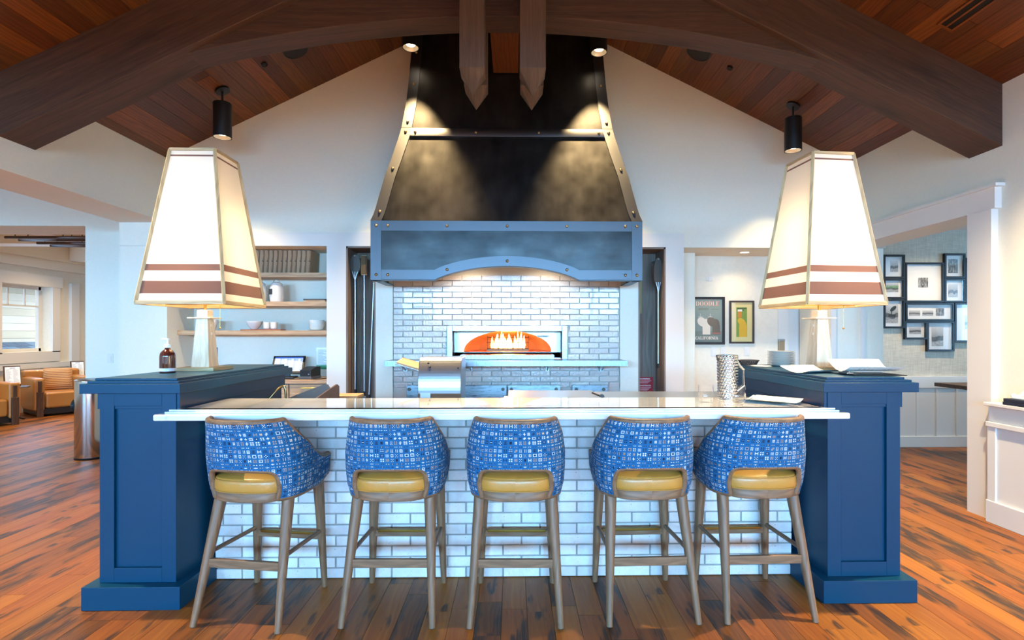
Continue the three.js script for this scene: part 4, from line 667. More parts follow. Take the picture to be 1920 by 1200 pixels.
{
  const p = at(536, 711, DW + 0.2), t = thing('payment_tablet', 'black framed payment touch screen on a stand', 'screen', [0, 0, 0]);
  const tilt = (g) => moved(g, 0, 0.06, 0.02, 0, -0.55);
  part(t, 'housing', tilt(bx(-0.18, 0.18, 0, 0.23, -0.02, 0, 0.006)), BLACK);
  const scr = canvasTex(256, 160, (c) => { c.fillStyle = '#c9d0dc'; c.fillRect(0, 0, 256, 160); c.fillStyle = '#3f5fa8'; c.fillRect(0, 0, 256, 14); for (let j = 0; j < 9; j++) for (let i = 0; i < 12; i++) { c.fillStyle = ['#a8b2c4', '#dfe4ec', '#8f9cb4'][(i * 7 + j * 3) % 3]; c.fillRect(4 + i * 21, 20 + j * 15, 18, 11); } });
  const pl = new THREE.PlaneGeometry(0.31, 0.185); pl.translate(0, 0.118, 0.0015);
  part(t, 'screen', tilt(pl), std({ map: scr, emissiveMap: scr, emissive: '#ffffff', emissiveIntensity: 0.3, roughness: 0.2 }));
  part(t, 'stand', merge([bx(-0.09, 0.09, 0, 0.02, -0.1, 0.09, 0.006), bx(-0.03, 0.03, 0.01, 0.09, -0.03, 0.0, 0.004)]), BLACK);
  lift(t, p[0], BCY, -DW - 0.24, 0.12);
  const q = at(582, 711, DW + 0.2), u = thing('receipt_printer', 'small black receipt printer beside the tablet', 'printer', [0, 0, 0]);
  part(u, 'body', moved(prism([[-0.1, 0], [0.1, 0], [0.1, 0.135], [0.02, 0.135], [-0.1, 0.1]], -0.07, 0.07, [], 0.006), 0, 0, 0, PI / 2), BLACK); part(u, 'paper_slot', bx(-0.05, 0.05, 0.118, 0.13, -0.01, 0.012), std({ color: '#3a3a3e' })); part(u, 'button', bx(0.035, 0.05, 0.05, 0.062, 0.098, 0.103), STEEL); part(u, 'base', bx(-0.075, 0.075, 0, 0.03, -0.1, 0.104, 0.004), std({ color: '#5a5c60', roughness: 0.5 }));
  lift(u, q[0], BCY, -DW - 0.2, -0.2);
  single('cable', 'black cable lying on the back counter', 'cable', tube([[p[0] - 0.06, BCY + 0.005, -DW - 0.1], [p[0] + 0.1, BCY + 0.005, -DW - 0.06], [q[0] - 0.04, BCY + 0.006, -DW - 0.055], [q[0] + 0.14, BCY + 0.005, -DW - 0.06], [q[0] + 0.19, BCY + 0.005, -DW - 0.2]], 0.005, 50, 6), BLACK);
  const sheet = (seed, green) => canvasTex(128, 180, (c) => { const r = rng(seed); c.fillStyle = '#f2f2ee'; c.fillRect(0, 0, 128, 180); c.fillStyle = '#8a93a8'; for (let k = 0; k < 13; k++) c.fillRect(16, 18 + k * 11, 40 + r() * 56, 3); if (green) { c.fillStyle = '#3f9a6a'; c.fillRect(0, 146, 128, 34); } });
  const cert = thing('framed_certificate', 'framed certificate on the niche wall behind the lamp tower', 'certificate', [0, 0, 0]), cp = at(399, 667, SB);
  part(cert, 'frame', merge([bx(-0.06, 0.06, -0.1, -0.092, 0, 0.016), bx(-0.06, 0.06, 0.092, 0.1, 0, 0.016), bx(-0.06, -0.052, -0.1, 0.1, 0, 0.016), bx(0.052, 0.06, -0.1, 0.1, 0, 0.016)]), std({ color: '#7f93b8', roughness: 0.4 })); { const g = new THREE.BoxGeometry(0.106, 0.186, 0.008); part(cert, 'sheet', g.translate(0, 0, 0.004), std({ map: sheet(2), roughness: 0.6 })); }
  lift(cert, cp[0], cp[1], -SB);
  const hs = thing('notice_sheet', 'paper notice with green foot in a clear sleeve', 'notice', [0, 0, 0]), hp = at(606, 672, SB); { const g = new THREE.BoxGeometry(0.16, 0.26, 0.003); part(hs, 'sheet', g.translate(0, 0, 0.003), std({ map: sheet(5, true), roughness: 0.6 })); } part(hs, 'sleeve', bx(-0.085, 0.085, -0.135, 0.135, 0.006, 0.007), GLASS); lift(hs, hp[0], hp[1], -SB);
}
// hand sink between the piers: faucet and splash guards
{
  const y = 0.92, t = thing('hand_sink', 'hand sink with brown splash guards behind the bar', 'sink', [-1.35, 0, -3.95]);
  part(t, 'cabinet', bD(-1.7, -1.0, 0, y - 0.03, 3.5, 4.1), STEELB);
  part(t, 'basin', merge([bD(-1.7, -1.0, y - 0.03, y, 3.5, 3.58), bD(-1.7, -1.0, y - 0.03, y, 4.02, 4.1), bD(-1.7, -1.62, y - 0.03, y, 3.58, 4.02), bD(-1.08, -1.0, y - 0.03, y, 3.58, 4.02), bD(-1.62, -1.08, y - 0.16, y - 0.15, 3.58, 4.02)]), STEELB);
  const guard = (x0, pts) => { const s = new THREE.Shape(); s.moveTo(...pts[0]); for (const p of pts.slice(1)) p.length === 4 ? s.quadraticCurveTo(...p) : s.lineTo(...p); const g = new THREE.ExtrudeGeometry(s, { depth: 0.012, bevelEnabled: false }); g.rotateY(-PI / 2); g.translate(x0, 0, 0); return g; };
  const GUARD = std({ color: '#6b5850', metalness: 0.5, roughness: 0.4 });
  // guard profile in (z along the run, y)
  part(t, 'splash_guard', guard(-1.33, [[-4.1, y], [-4.1, 1.055], [-4.05, 1.075], [-3.5, 1.0], [-3.5, y]].map((p) => [p[0], p[1]])), GUARD);
  part(t, 'splash_guard', prism([[atx(541, 3.9), y], [atx(541, 3.9), aty(745, 3.9)], [atx(606, 3.9), aty(720.5, 3.9)], [atx(614, 3.9), aty(720.5, 3.9)], [atx(619, 3.9), aty(728, 3.9)], [atx(621, 3.9), aty(748, 3.9)], [atx(621, 3.9), y]], 3.9, 3.915), GUARD);
  const f = at(536, 747, 3.78);
  part(t, 'faucet', tube([[f[0], y - 0.02, -3.78], [f[0], f[1] + 0.01, -3.78], [f[0] - 0.004, aty(730, 3.78, 530), -3.78], [f[0] - 0.012, aty(724.5, 3.78, 530), -3.78], [f[0] - 0.028, aty(725, 3.78, 530), -3.77], [f[0] - 0.05, aty(731, 3.78, 530), -3.75], [f[0] - 0.095, aty(748, 3.76, 510), -3.72]], 0.0085, 50, 10), std({ color: '#94805c', metalness: 1, roughness: 0.25 }));
}
// prep table with steel lids behind the bar
{
  const t = thing('prep_table', 'stainless prep table with flat lids behind the bar top', 'table', [0.5, 0, -3.65]);
  part(t, 'body', bD(-0.05, 1.62, 0, 0.985, 3.4, 3.95), STEELB);
  const x0 = atx(952, 3.5), x1 = atx(1124, 3.5), x2 = atx(1128, 3.5), x3 = 1.55;
  part(t, 'lid', bD(x0, x1, 1.0, 1.046, 3.4, 3.86, 0.006), STEEL); part(t, 'lid', bD(x2, x3, 1.0, 1.036, 3.4, 3.86, 0.006), STEEL);
  part(t, 'rail', bD(x0 - 0.03, x3 + 0.02, 0.985, 1.0, 3.38, 3.9), STEEL);
  const k = at(1127, 742, 3.45), h = part(t, 'lid_latch', moved(new THREE.CylinderGeometry(0.016, 0.016, 0.014, 16).rotateX(PI / 2), k[0], 1.05, -3.42), BLACK); sub(h, 'lever', bar([k[0], 1.05, -3.43], [k[0] - 0.05, 1.066, -3.5], 0.006), BLACK);
}
// low work counter between bar and oven with the dough machine on it
single('work_counter', 'low work counter in front of the oven wall', 'counter', bD(-0.98, -0.1, 0, 0.86, 3.95, 4.75, 0.004), STEELB);
{
  const D = 4.3, X0 = atx(785, D), X1 = atx(865, D), T = aty(672, D), y0 = 0.86, t = thing('dough_machine', 'brushed steel dough machine with a sloping tray', 'machine', [(X0 + X1) / 2, y0, -4.5]);
  const s = new THREE.Shape(); s.moveTo(4.3, y0 + 0.006); s.lineTo(4.26, 0.98); s.quadraticCurveTo(4.25, 1.12, 4.33, T - 0.02); s.lineTo(4.36, T); s.lineTo(4.68, T); s.lineTo(4.68, y0 + 0.006); s.closePath();
  const g = new THREE.ExtrudeGeometry(s, { depth: X1 - X0 - 0.01, bevelEnabled: true, bevelSize: 0.004, bevelThickness: 0.005, bevelSegments: 2 }); g.rotateY(PI / 2); g.translate(X0 + 0.005, 0, 0);
  part(t, 'body', uvm(g, 'x'), STEEL);
  for (const [px, py] of [[803, 681], [806, 688], [859, 690]]) { const p = at(px, py, 4.29); part(t, 'screw', moved(new THREE.SphereGeometry(0.008, 10, 8), p[0], p[1], -4.29), BLACK); }
  const a = at(745, 676, 4.4), b = at(803, 694, 4.4);
  part(t, 'tray', merge([bar([a[0], a[1] + 0.02, -4.4], [b[0], b[1] + 0.02, -4.4], 0.001)].concat([moved(bx(-0.135, 0.135, -0.012, 0, -0.13, 0.13, 0.003), (a[0] + b[0]) / 2, (a[1] + b[1]) / 2 - 0.005, -4.47, 0, 0.1, -0.3)])), STEEL);
  part(t, 'tray_board', moved(bx(-0.13, 0.13, 0, 0.012, -0.125, 0.125, 0.003, 'x'), (a[0] + b[0]) / 2, (a[1] + b[1]) / 2 - 0.004, -4.47, 0, 0.1, -0.3), OAK);
  part(t, 'tray_arm', bar([b[0] - 0.06, b[1] + 0.03, -4.45], [X0 + 0.03, b[1] - 0.03, -4.45], 0.01), STEEL);
  part(t, 'rating_label', bD(X0 + 0.02, X0 + 0.1, 0.945, 0.985, 4.255, 4.262), std({ color: '#b9c4cc', roughness: 0.5 }));
}
single('wooden_board', 'worn wooden board lying on a stand by the peel recess', 'board', moved(bx(-0.13, 0.13, 0, 0.025, -0.1, 0.1, 0.006, 'x'), atx(648, 4.6), aty(745, 4.6, 650), -4.6), OAK);
single('work_stand', 'narrow steel stand holding the worn board', 'stand', bD(atx(648, 4.6) - 0.14, atx(648, 4.6) + 0.14, 0, aty(745, 4.6, 650), 4.48, 4.72), STEELB);
// oven tools in the recesses
{
  const BK = DW + 0.34, HANDLE = std({ color: '#b4b8bc', metalness: 1, roughness: 0.35 }), HEADM = std({ color: '#4a443f', metalness: 0.7, roughness: 0.5 });
  const tool = (name, label, px0, pyTop, pyHead, wHead, pyEnd, lean = 0, kind = 'peel') => {
    const D = DW + 0.07, a = at(px0, pyTop, D), b = at(px0 + lean, pyEnd, D), hEnd = at(px0, pyHead, D)[1], t = thing(name, label, 'oven tool', [b[0], b[1], -D]);
    const hy = (a[1] + hEnd) / 2, hh = (a[1] - hEnd) / 2;
    if (kind === 'peel') { const g = new THREE.CylinderGeometry(1, 1, 0.006, 30); g.rotateX(PI / 2); g.scale(wHead, hh, 1); g.translate(a[0], hy, -D); part(t, 'blade', g, HEADM); part(t, 'fork', merge([-1, 0, 1].map((k) => bar([a[0] + k * wHead * 0.5, hEnd + hh * 0.35, -D + 0.006], [a[0], hEnd - 0.06, -D + 0.006], 0.006))), HANDLE); }
    else if (kind === 'brush') { part(t, 'brush_block', bx(a[0] - wHead, a[0] + wHead, hEnd, a[1], -D - 0.015, -D + 0.015, 0.004), OAK); part(t, 'bristles', bx(a[0] - wHead * 0.9, a[0] + wHead * 0.9, hEnd + 0.01, a[1] - 0.01, -D + 0.015, -D + 0.04), std({ color: '#5e4c30', roughness: 0.8 })); }
    part(t, 'handle', bar([a[0], hEnd, -D], [b[0], b[1], -D], 0.011), HANDLE); part(t, 'grip', bar([b[0], b[1], -D], [mix(b[0], a[0], 0.04), b[1] + 0.05, -D], 0.0125), BLACK);
    part(t, 'wall_hook', bar([a[0], a[1] - 0.02, -BK], [a[0], a[1] - 0.02, -D + 0.02], 0.005), STEEL);
  };
  tool('oven_peel', 'oven peel with a dark oval blade hanging in the recess', 666, 477, 516, 0.06, 738);
  tool('oven_brush', 'long handled oven brush hanging behind the oval peel', 683, 479, 516, 0.03, 742, 0, 'brush');
  tool('oven_rod', 'thin steel oven rod leaning by the white pilaster', 701, 528, 530, 0.01, 748, -9, 'rod');
  tool('round_peel', 'small round turning peel hanging alone in the recess', 1234, 483, 539, 0.05, 690);
  const w = at(1210, 721, BK - 0.01), s = canvasTex(192, 192, (c) => { c.fillStyle = '#b5182a'; c.fillRect(0, 0, 192, 192); c.fillStyle = '#fff'; c.font = 'bold 27px sans-serif'; c.fillText('WARNING', 22, 34); c.fillStyle = 'rgba(255,230,230,0.8)'; for (let k = 0; k < 3; k++) c.fillRect(18, 46 + k * 14, 150 - k * 20, 6); c.fillStyle = '#fff'; c.font = 'bold 22px sans-serif'; c.fillText('ADVERTENCIA', 16, 116); c.fillStyle = 'rgba(255,230,230,0.8)'; for (let k = 0; k < 4; k++) c.fillRect(18, 128 + k * 14, 150 - k * 16, 6); });
  const g = new THREE.BoxGeometry(0.19, 0.18, 0.004); g.translate(w[0], w[1], -BK + 0.004); single('warning_sign', 'red warning sign with white lettering low in the recess', 'sign', g, std({ map: s, roughness: 0.5 }));
  const rp = at(1199, 556, BK - 0.02); const t = thing('hanging_brush', 'straw coloured bristle strip behind the hood edge', 'brush', [rp[0], rp[1], -BK]); part(t, 'bristles', bx(rp[0] - 0.02, rp[0] + 0.028, aty(588, BK), aty(520, BK), -BK, -BK + 0.03, 0.004), std({ color: '#a89c74', roughness: 0.9 })); part(t, 'brush_back', bx(rp[0] - 0.022, rp[0] - 0.006, aty(588, BK), aty(520, BK), -BK, -BK + 0.036), OAK);
}
// ------------------------------------------------------------------ on the counter
const CT = 1.054;
for (const [px, py, l] of [[1323.5, 751, 'clear tumbler standing clear of the hammered pitcher'], [1379, 754, 'clear tumbler in front of the hammered pitcher']]) {
  const D = 3.09, p = at(px, py, D), t = thing('glass_tumbler', l, 'glass', [0, 0, 0], 'clear tumblers on the bar'), SG = phy({ color: '#ffffff', roughness: 0.02, transmission: 1, thickness: 0, ior: 1.5, side: THREE.DoubleSide });
  part(t, 'glass', lathe([[0, 0], [0.032, 0], [0.04, 0.012], [0.044, 0.04], [0.0435, 0.1], [0.0425, 0.101], [0.0415, 0.097], [0.041, 0.04], [0.037, 0.017], [0, 0.012]], 36), SG); lift(t, p[0], CT, -D - (px > 1350 ? -0.03 : 0.0));
}
{
  const D = 3.26, p = at(1364, 748, D), t = thing('hammered_pitcher', 'tall hammered steel water pitcher with an angular handle', 'pitcher', [0, 0, 0]);
  const H = 0.268, rows = [], NR = 60, NC = 84; for (let j = 0; j <= NR; j++) { const y = j / NR * H, r = [], R0 = 0.058 - 0.002 * Math.cos(j / NR * 3); for (let i = 0; i <= NC; i++) { const a = i / NC * PI * 2, ph = (j % 4) / 4, ph2 = ((i + (Math.floor(j / 4) % 2) * 2) % 4) / 4, b = (j > 1 && j < NR - 1) ? 0.0042 * Math.sin(ph * PI) * Math.sin(ph2 * PI) : 0; const R = R0 + b + (y > H - 0.03 ? 0.012 * Math.max(0, Math.cos(a - PI * 1.5)) ** 8 * (y - H + 0.03) / 0.03 : 0); r.push([Math.sin(a) * R, y, Math.cos(a) * R]); } rows.push(r); }
  const CH = std({ color: '#b4b8bc', metalness: 1, roughness: 0.1, side: THREE.DoubleSide });
  part(t, 'pitcher_body', merge([grid(rows), new THREE.CylinderGeometry(0.056, 0.056, 0.002, 40).translate(0, 0.002, 0)]), CH);
  part(t, 'rim', moved(new THREE.TorusGeometry(0.0585, 0.002, 8, 48).rotateX(PI / 2), 0, H, 0), CH);
  part(t, 'handle', merge([[[0.055, 0.225, 0], [0.1, 0.178, 0]], [[0.1, 0.182, 0], [0.103, 0.08, 0]], [[0.103, 0.084, 0], [0.055, 0.045, 0]]].map(([a, b]) => bar(a, b, 0.008, 0.008, 10))), CH);
  lift(t, p[0], CT, -D, 0);
}
const menuTex = (seed, cols) => canvasTex(256, 360, (c) => { const r = rng(seed); c.fillStyle = '#f4f0e8'; c.fillRect(0, 0, 256, 360); c.fillStyle = '#5a6a80'; c.fillRect(80, 18, 96, 12); c.fillStyle = '#8d8a86'; for (let j = 0; j < 26; j++) for (let i = 0; i < cols; i++) c.fillRect(16 + i * (240 / cols), 48 + j * 11, (200 / cols) * (0.4 + 0.6 * r()), 3); });
const MENU = std({ map: menuTex(4, 2), roughness: 0.7 });
const sheetGeo = (w, l, bend, amp) => { const rows = [], back = []; for (let j = 0; j <= 10; j++) { const r = [], b = []; for (let i = 0; i <= 12; i++) { const u = i / 12, v = j / 10, y = 0.002 + bend * Math.abs(u - 0.4) ** 2 + amp * (0.5 + 0.5 * Math.sin(u * 7 + v * 2)); r.push([(u - 0.5) * w, y, (0.5 - v) * l]); b.push([(u - 0.5) * w, y - 0.0015, (0.5 - v) * l]); } rows.push(r); back.push(b.reverse()); } return merge([grid(rows), grid(back)]); };
for (const [px, py, D, w, l, a, b, k] of [[1478, 753, 3.12, 0.2, 0.26, 0.6, 0.05, 'printed menu lying open on the marble beside the pier'], [1500, 757, 3.06, 0.2, 0.28, 0.85, 0.03, 'printed menu angled at the end of the marble counter']]) {
  const p = at(px, py, D); single('menu_sheet', k, 'menu', moved(sheetGeo(w, l, b, 0.002), Math.min(p[0], 1.5), CT + (a > 0.6 ? 0.012 : 0), -D, a), MENU);
}
// ------------------------------------------------------------------ on the piers
{
  const D = 3.27, p = at(314.5, 700, D), t = thing('pump_bottle', 'amber pump bottle standing on the navy pier', 'bottle', [0, 0, 0]);
  part(t, 'bottle', lathe([[0, 0], [0.04, 0], [0.0435, 0.006], [0.0435, 0.1], [0.04, 0.12], [0.028, 0.136], [0.016, 0.143], [0.016, 0.155], [0, 0.155]], 36), phy({ color: new THREE.Color().setRGB(0.06, 0.012, 0.008), roughness: 0.06, clearcoat: 1, clearcoatRoughness: 0.03 }));
  part(t, 'label', lathe([[0.0438, 0.012], [0.0438, 0.03]], 36), std({ color: '#d8d4da', roughness: 0.5 }));
  const pm = part(t, 'pump', merge([moved(new THREE.CylinderGeometry(0.017, 0.018, 0.02, 20), 0, 0.163, 0), bar([0, 0.17, 0], [0, 0.2, 0], 0.006), bar([0, 0.2, 0], [0, 0.21, 0], 0.011), bar([0, 0.205, 0], [-0.032, 0.203, 0.006], 0.006, 0.005)]), std({ color: '#e9eef0', roughness: 0.3 }));
  lift(t, p[0], PIERTOP, -D);
}
{
  let p = at(1468.5, 690, 3.78); const PL = lathe([[0, 0.003], [0.055, 0.003], [0.058, 0.0], [0.062, 0.003], [0.094, 0.011], [0.095, 0.013], [0.09, 0.0125], [0.06, 0.006], [0, 0.006]], 40);
  for (let k = 0; k < 13; k++) { const o = single('dinner_plate', 'white plate, number ' + ['one', 'two', 'three', 'four', 'five', 'six', 'seven', 'eight', 'nine', 'ten', 'eleven', 'twelve', 'thirteen'][k] + ' from the bottom of the tall stack', 'plate', PL, WHITEWARE, 'plates in the tall stack'); o.position.set(1.975 + (k * 7 % 3 - 1) * 0.001, PIERTOP + k * 0.0082, -3.9); }
  p = at(1497, 687, 4.0); for (let k = 0; k < 7; k++) { const o = single('side_plate', 'small plate, number ' + ['one', 'two', 'three', 'four', 'five', 'six', 'seven'][k] + ' from the bottom of the short stack', 'plate', PL, WHITEWARE, 'plates in the short stack'); o.scale.setScalar(0.66); o.position.set(2.075, PIERTOP + k * 0.0075, -4.04); }
  p = at(1430, 682, 3.98); const t = thing('woven_basket', 'small dark woven tray at the far end of the pier', 'tray', [0, 0, 0]), rods = []; for (let k = 0; k < 26; k++) { const a = k / 26 * PI * 2; rods.push(bar([0.055 * Math.cos(a), 0, 0.045 * Math.sin(a)], [0.075 * Math.cos(a + 0.5), 0.035, 0.06 * Math.sin(a + 0.5)], 0.003, 0.003, 5)); }
  const ringP = (r, q, y) => { const l = []; for (let k = 0; k < 16; k++) l.push([r * Math.cos(k / 8 * PI), y, q * Math.sin(k / 8 * PI)]); return l; };
  part(t, 'tray_floor', moved(new THREE.CylinderGeometry(0.055, 0.055, 0.004, 24).scale(1, 1, 0.8), 0, 0.003, 0), BLACK); part(t, 'woven_rim', merge([tube(ringP(0.075, 0.06, 0.035), 0.005, 50, 6, true), tube(ringP(0.064, 0.052, 0.018), 0.004, 50, 6, true), ...rods]), std({ color: '#3b302c', roughness: 0.7 })); lift(t, 1.79, PIERTOP, -4.03);
  single('menu_sheet', 'white papers under the plate stack end of the pier', 'paper', moved(sheetGeo(0.13, 0.16, 0.01, 0.002), 1.78, PIERTOP, -3.86, 0.2), PAPER).visible = true;
  const cb = thing('menu_clipboard', 'black clipboard lying under the loose menus on the pier', 'clipboard', [0, 0, 0]); part(cb, 'board', bx(-0.11, 0.11, 0, 0.006, -0.15, 0.15, 0.002), BLACK); part(cb, 'clip', merge([bx(-0.04, 0.04, 0.006, 0.016, -0.15, -0.11, 0.003), bar([-0.03, 0.016, -0.13], [0.03, 0.016, -0.13], 0.005)]), STEEL); lift(cb, 2.06, PIERTOP, -3.06, 1.57);
  single('menu_sheet', 'curling white menu lying over the black clipboard', 'menu', moved(sheetGeo(0.24, 0.3, 0.16, 0.004), 2.04, PIERTOP + 0.021, -3.06, 1.5), MENU);
  single('menu_sheet', 'white menu nearest the lamp base on the pier', 'menu', moved(sheetGeo(0.22, 0.28, 0.09, 0.004), 1.84, PIERTOP, -3.26, 1.9), PAPER);
}
// ------------------------------------------------------------------ posters, switches, framed photographs
const posterArt = canvasTex(384, 448, (c) => {
  c.fillStyle = '#5f7f7c'; c.fillRect(0, 0, 384, 448); c.fillStyle = '#4c6664'; c.fillRect(0, 330, 384, 118);
  c.font = 'bold 64px serif'; c.fillStyle = '#e9d9c6'; c.fillText('DOODLE', 62, 70); c.strokeStyle = '#9a3b34'; c.lineWidth = 3; c.strokeText('DOODLE', 62, 70);
  c.font = 'bold 32px sans-serif'; c.fillStyle = '#20302f'; c.fillText('WINERY', 96, 116); c.fillRect(250, 104, 90, 4);
  for (const [x, col] of [[120, '#e6dccb'], [236, '#2a211d']]) { c.strokeStyle = '#dfe6e2'; c.lineWidth = 4; c.beginPath(); c.moveTo(x, 150); c.lineTo(x, 184); c.stroke(); c.fillStyle = '#dfe6e2'; c.fillRect(x - 26, 182, 52, 5); c.fillStyle = col; c.beginPath(); c.ellipse(x + 20, 236, 58, 44, 0.5, 0, 7); c.fill(); c.beginPath(); c.ellipse(x + 66, 262, 46, 58, 0, 0, 7); c.fill(); c.fillRect(x + 26, 270, 92, 96); }
  c.fillStyle = '#9a3b34'; c.fillRect(262, 346, 90, 14); c.fillStyle = '#f0e6d4'; c.font = 'bold 42px serif'; c.fillText('CALIFORNIA', 58, 416);
});
const beerArt = canvasTex(192, 320, (c) => { c.fillStyle = '#e8d28e'; c.fillRect(0, 0, 192, 320); c.fillStyle = '#7d9a3a'; c.fillRect(48, 40, 96, 240); c.fillStyle = '#33402a'; c.font = 'bold 16px sans-serif'; for (let k = 0; k < 2; k++) c.fillRect(54, 46 + k * 12, 84 - k * 20, 7); c.fillStyle = '#f2efe2'; c.fillRect(60, 58, 40, 18); c.fillStyle = '#e08a1e'; c.fillRect(62, 74, 36, 50); c.fillStyle = '#e8b518'; c.beginPath(); c.ellipse(96, 158, 40, 26, 0.6, 0, 7); c.fill(); c.beginPath(); c.ellipse(108, 206, 34, 62, 0, 0, 7); c.fill(); c.fillRect(74, 214, 68, 66); });
function framed(name, label, cx, cy, z, w, h, fw, frameMat, matMat, pics, group, depth = 0.025) {
  const t = thing(name, label, 'picture', [cx, cy, z], group);
  part(t, 'frame', prism(rect(cx - w / 2, cx + w / 2, cy - h / 2, cy + h / 2), -z - depth, -z, [rect(cx - w / 2 + fw, cx + w / 2 - fw, cy - h / 2 + fw, cy + h / 2 - fw)], 0.002), frameMat);
  part(t, 'mat_board', bx(cx - w / 2 + fw * 0.6, cx + w / 2 - fw * 0.6, cy - h / 2 + fw * 0.6, cy + h / 2 - fw * 0.6, z + 0.001, z + 0.008), matMat);
  for (const [u, v, pw, ph, m] of pics) { const g = new THREE.BoxGeometry(pw, ph, 0.002); g.translate(cx + u, cy + v, z + 0.009); part(t, 'print', g, m); }
  part(t, 'glazing', bx(cx - w / 2 + fw, cx + w / 2 - fw, cy - h / 2 + fw, cy + h / 2 - fw, z + depth - 0.008, z + depth - 0.006), GLASS); return t;
}
{
  const D = DW2, a = at(1290, 646, D), b = at(1358, 557, D), w = b[0] - a[0], h = b[1] - a[1];
  framed('wine_poster', 'black framed poster with dogs and wine glasses', (a[0] + b[0]) / 2, (a[1] + b[1]) / 2, -D, w, h, 0.03, BLACK, PAPER, [[0, 0, w - 0.05, h - 0.05, std({ map: posterArt, roughness: 0.5 })]]);
  const c = at(1367, 644, D), d = at(1413, 564, D), w2 = d[0] - c[0], h2 = d[1] - c[1];
  framed('beer_poster', 'dark framed picture of a yellow dog balancing a beer glass', (c[0] + d[0]) / 2, (c[1] + d[1]) / 2, -D, w2, h2, 0.022, std({ color: '#3a2a22', roughness: 0.5 }), std({ color: '#e8d28e', roughness: 0.8 }), [[0, 0, w2 - 0.04, h2 - 0.04, std({ map: beerArt, roughness: 0.5 })]]);
  const plate = (px, py, D2, label, w3 = 0.07, h3 = 0.115) => { const p = at(px, py, D2), t = thing('wall_switch', label, 'switch', [p[0], p[1], -D2]); part(t, 'plate', bx(p[0] - w3 / 2, p[0] + w3 / 2, p[1] - h3 / 2, p[1] + h3 / 2, -D2, -D2 + 0.007, 0.003), TRIM); part(t, 'rocker', bx(p[0] - 0.016, p[0] + 0.016, p[1] - 0.032, p[1] + 0.032, -D2 + 0.006, -D2 + 0.011, 0.002), TRIM); };
  plate(1338, 659, D, 'white switch plate under the wine poster, nearer the column'); plate(1356, 659, D, 'white switch plate under the corner of the wine poster'); plate(1400, 658, D, 'white switch plate under the yellow dog picture'); plate(1330, 523, D, 'blank white plate high above the wine poster', 0.085, 0.05);
  plate(207, 672, DW2, 'white switch plate on the pale wall by the lounge opening');
  const q = at(1462, 649, D); const t = thing('paper_dispenser', 'small steel dispenser on the passage wall', 'dispenser', [q[0], q[1], -D]); part(t, 'body', bx(q[0] - 0.035, q[0] + 0.035, q[1] - 0.08, q[1] + 0.08, -D + 0.02, -D + 0.06, 0.006), std({ color: '#9a8a72', metalness: 0.6, roughness: 0.4 })); part(t, 'hood', bx(q[0] - 0.037, q[0] + 0.037, q[1] + 0.06, q[1] + 0.09, -D + 0.02, -D + 0.065, 0.006), STEEL);
}
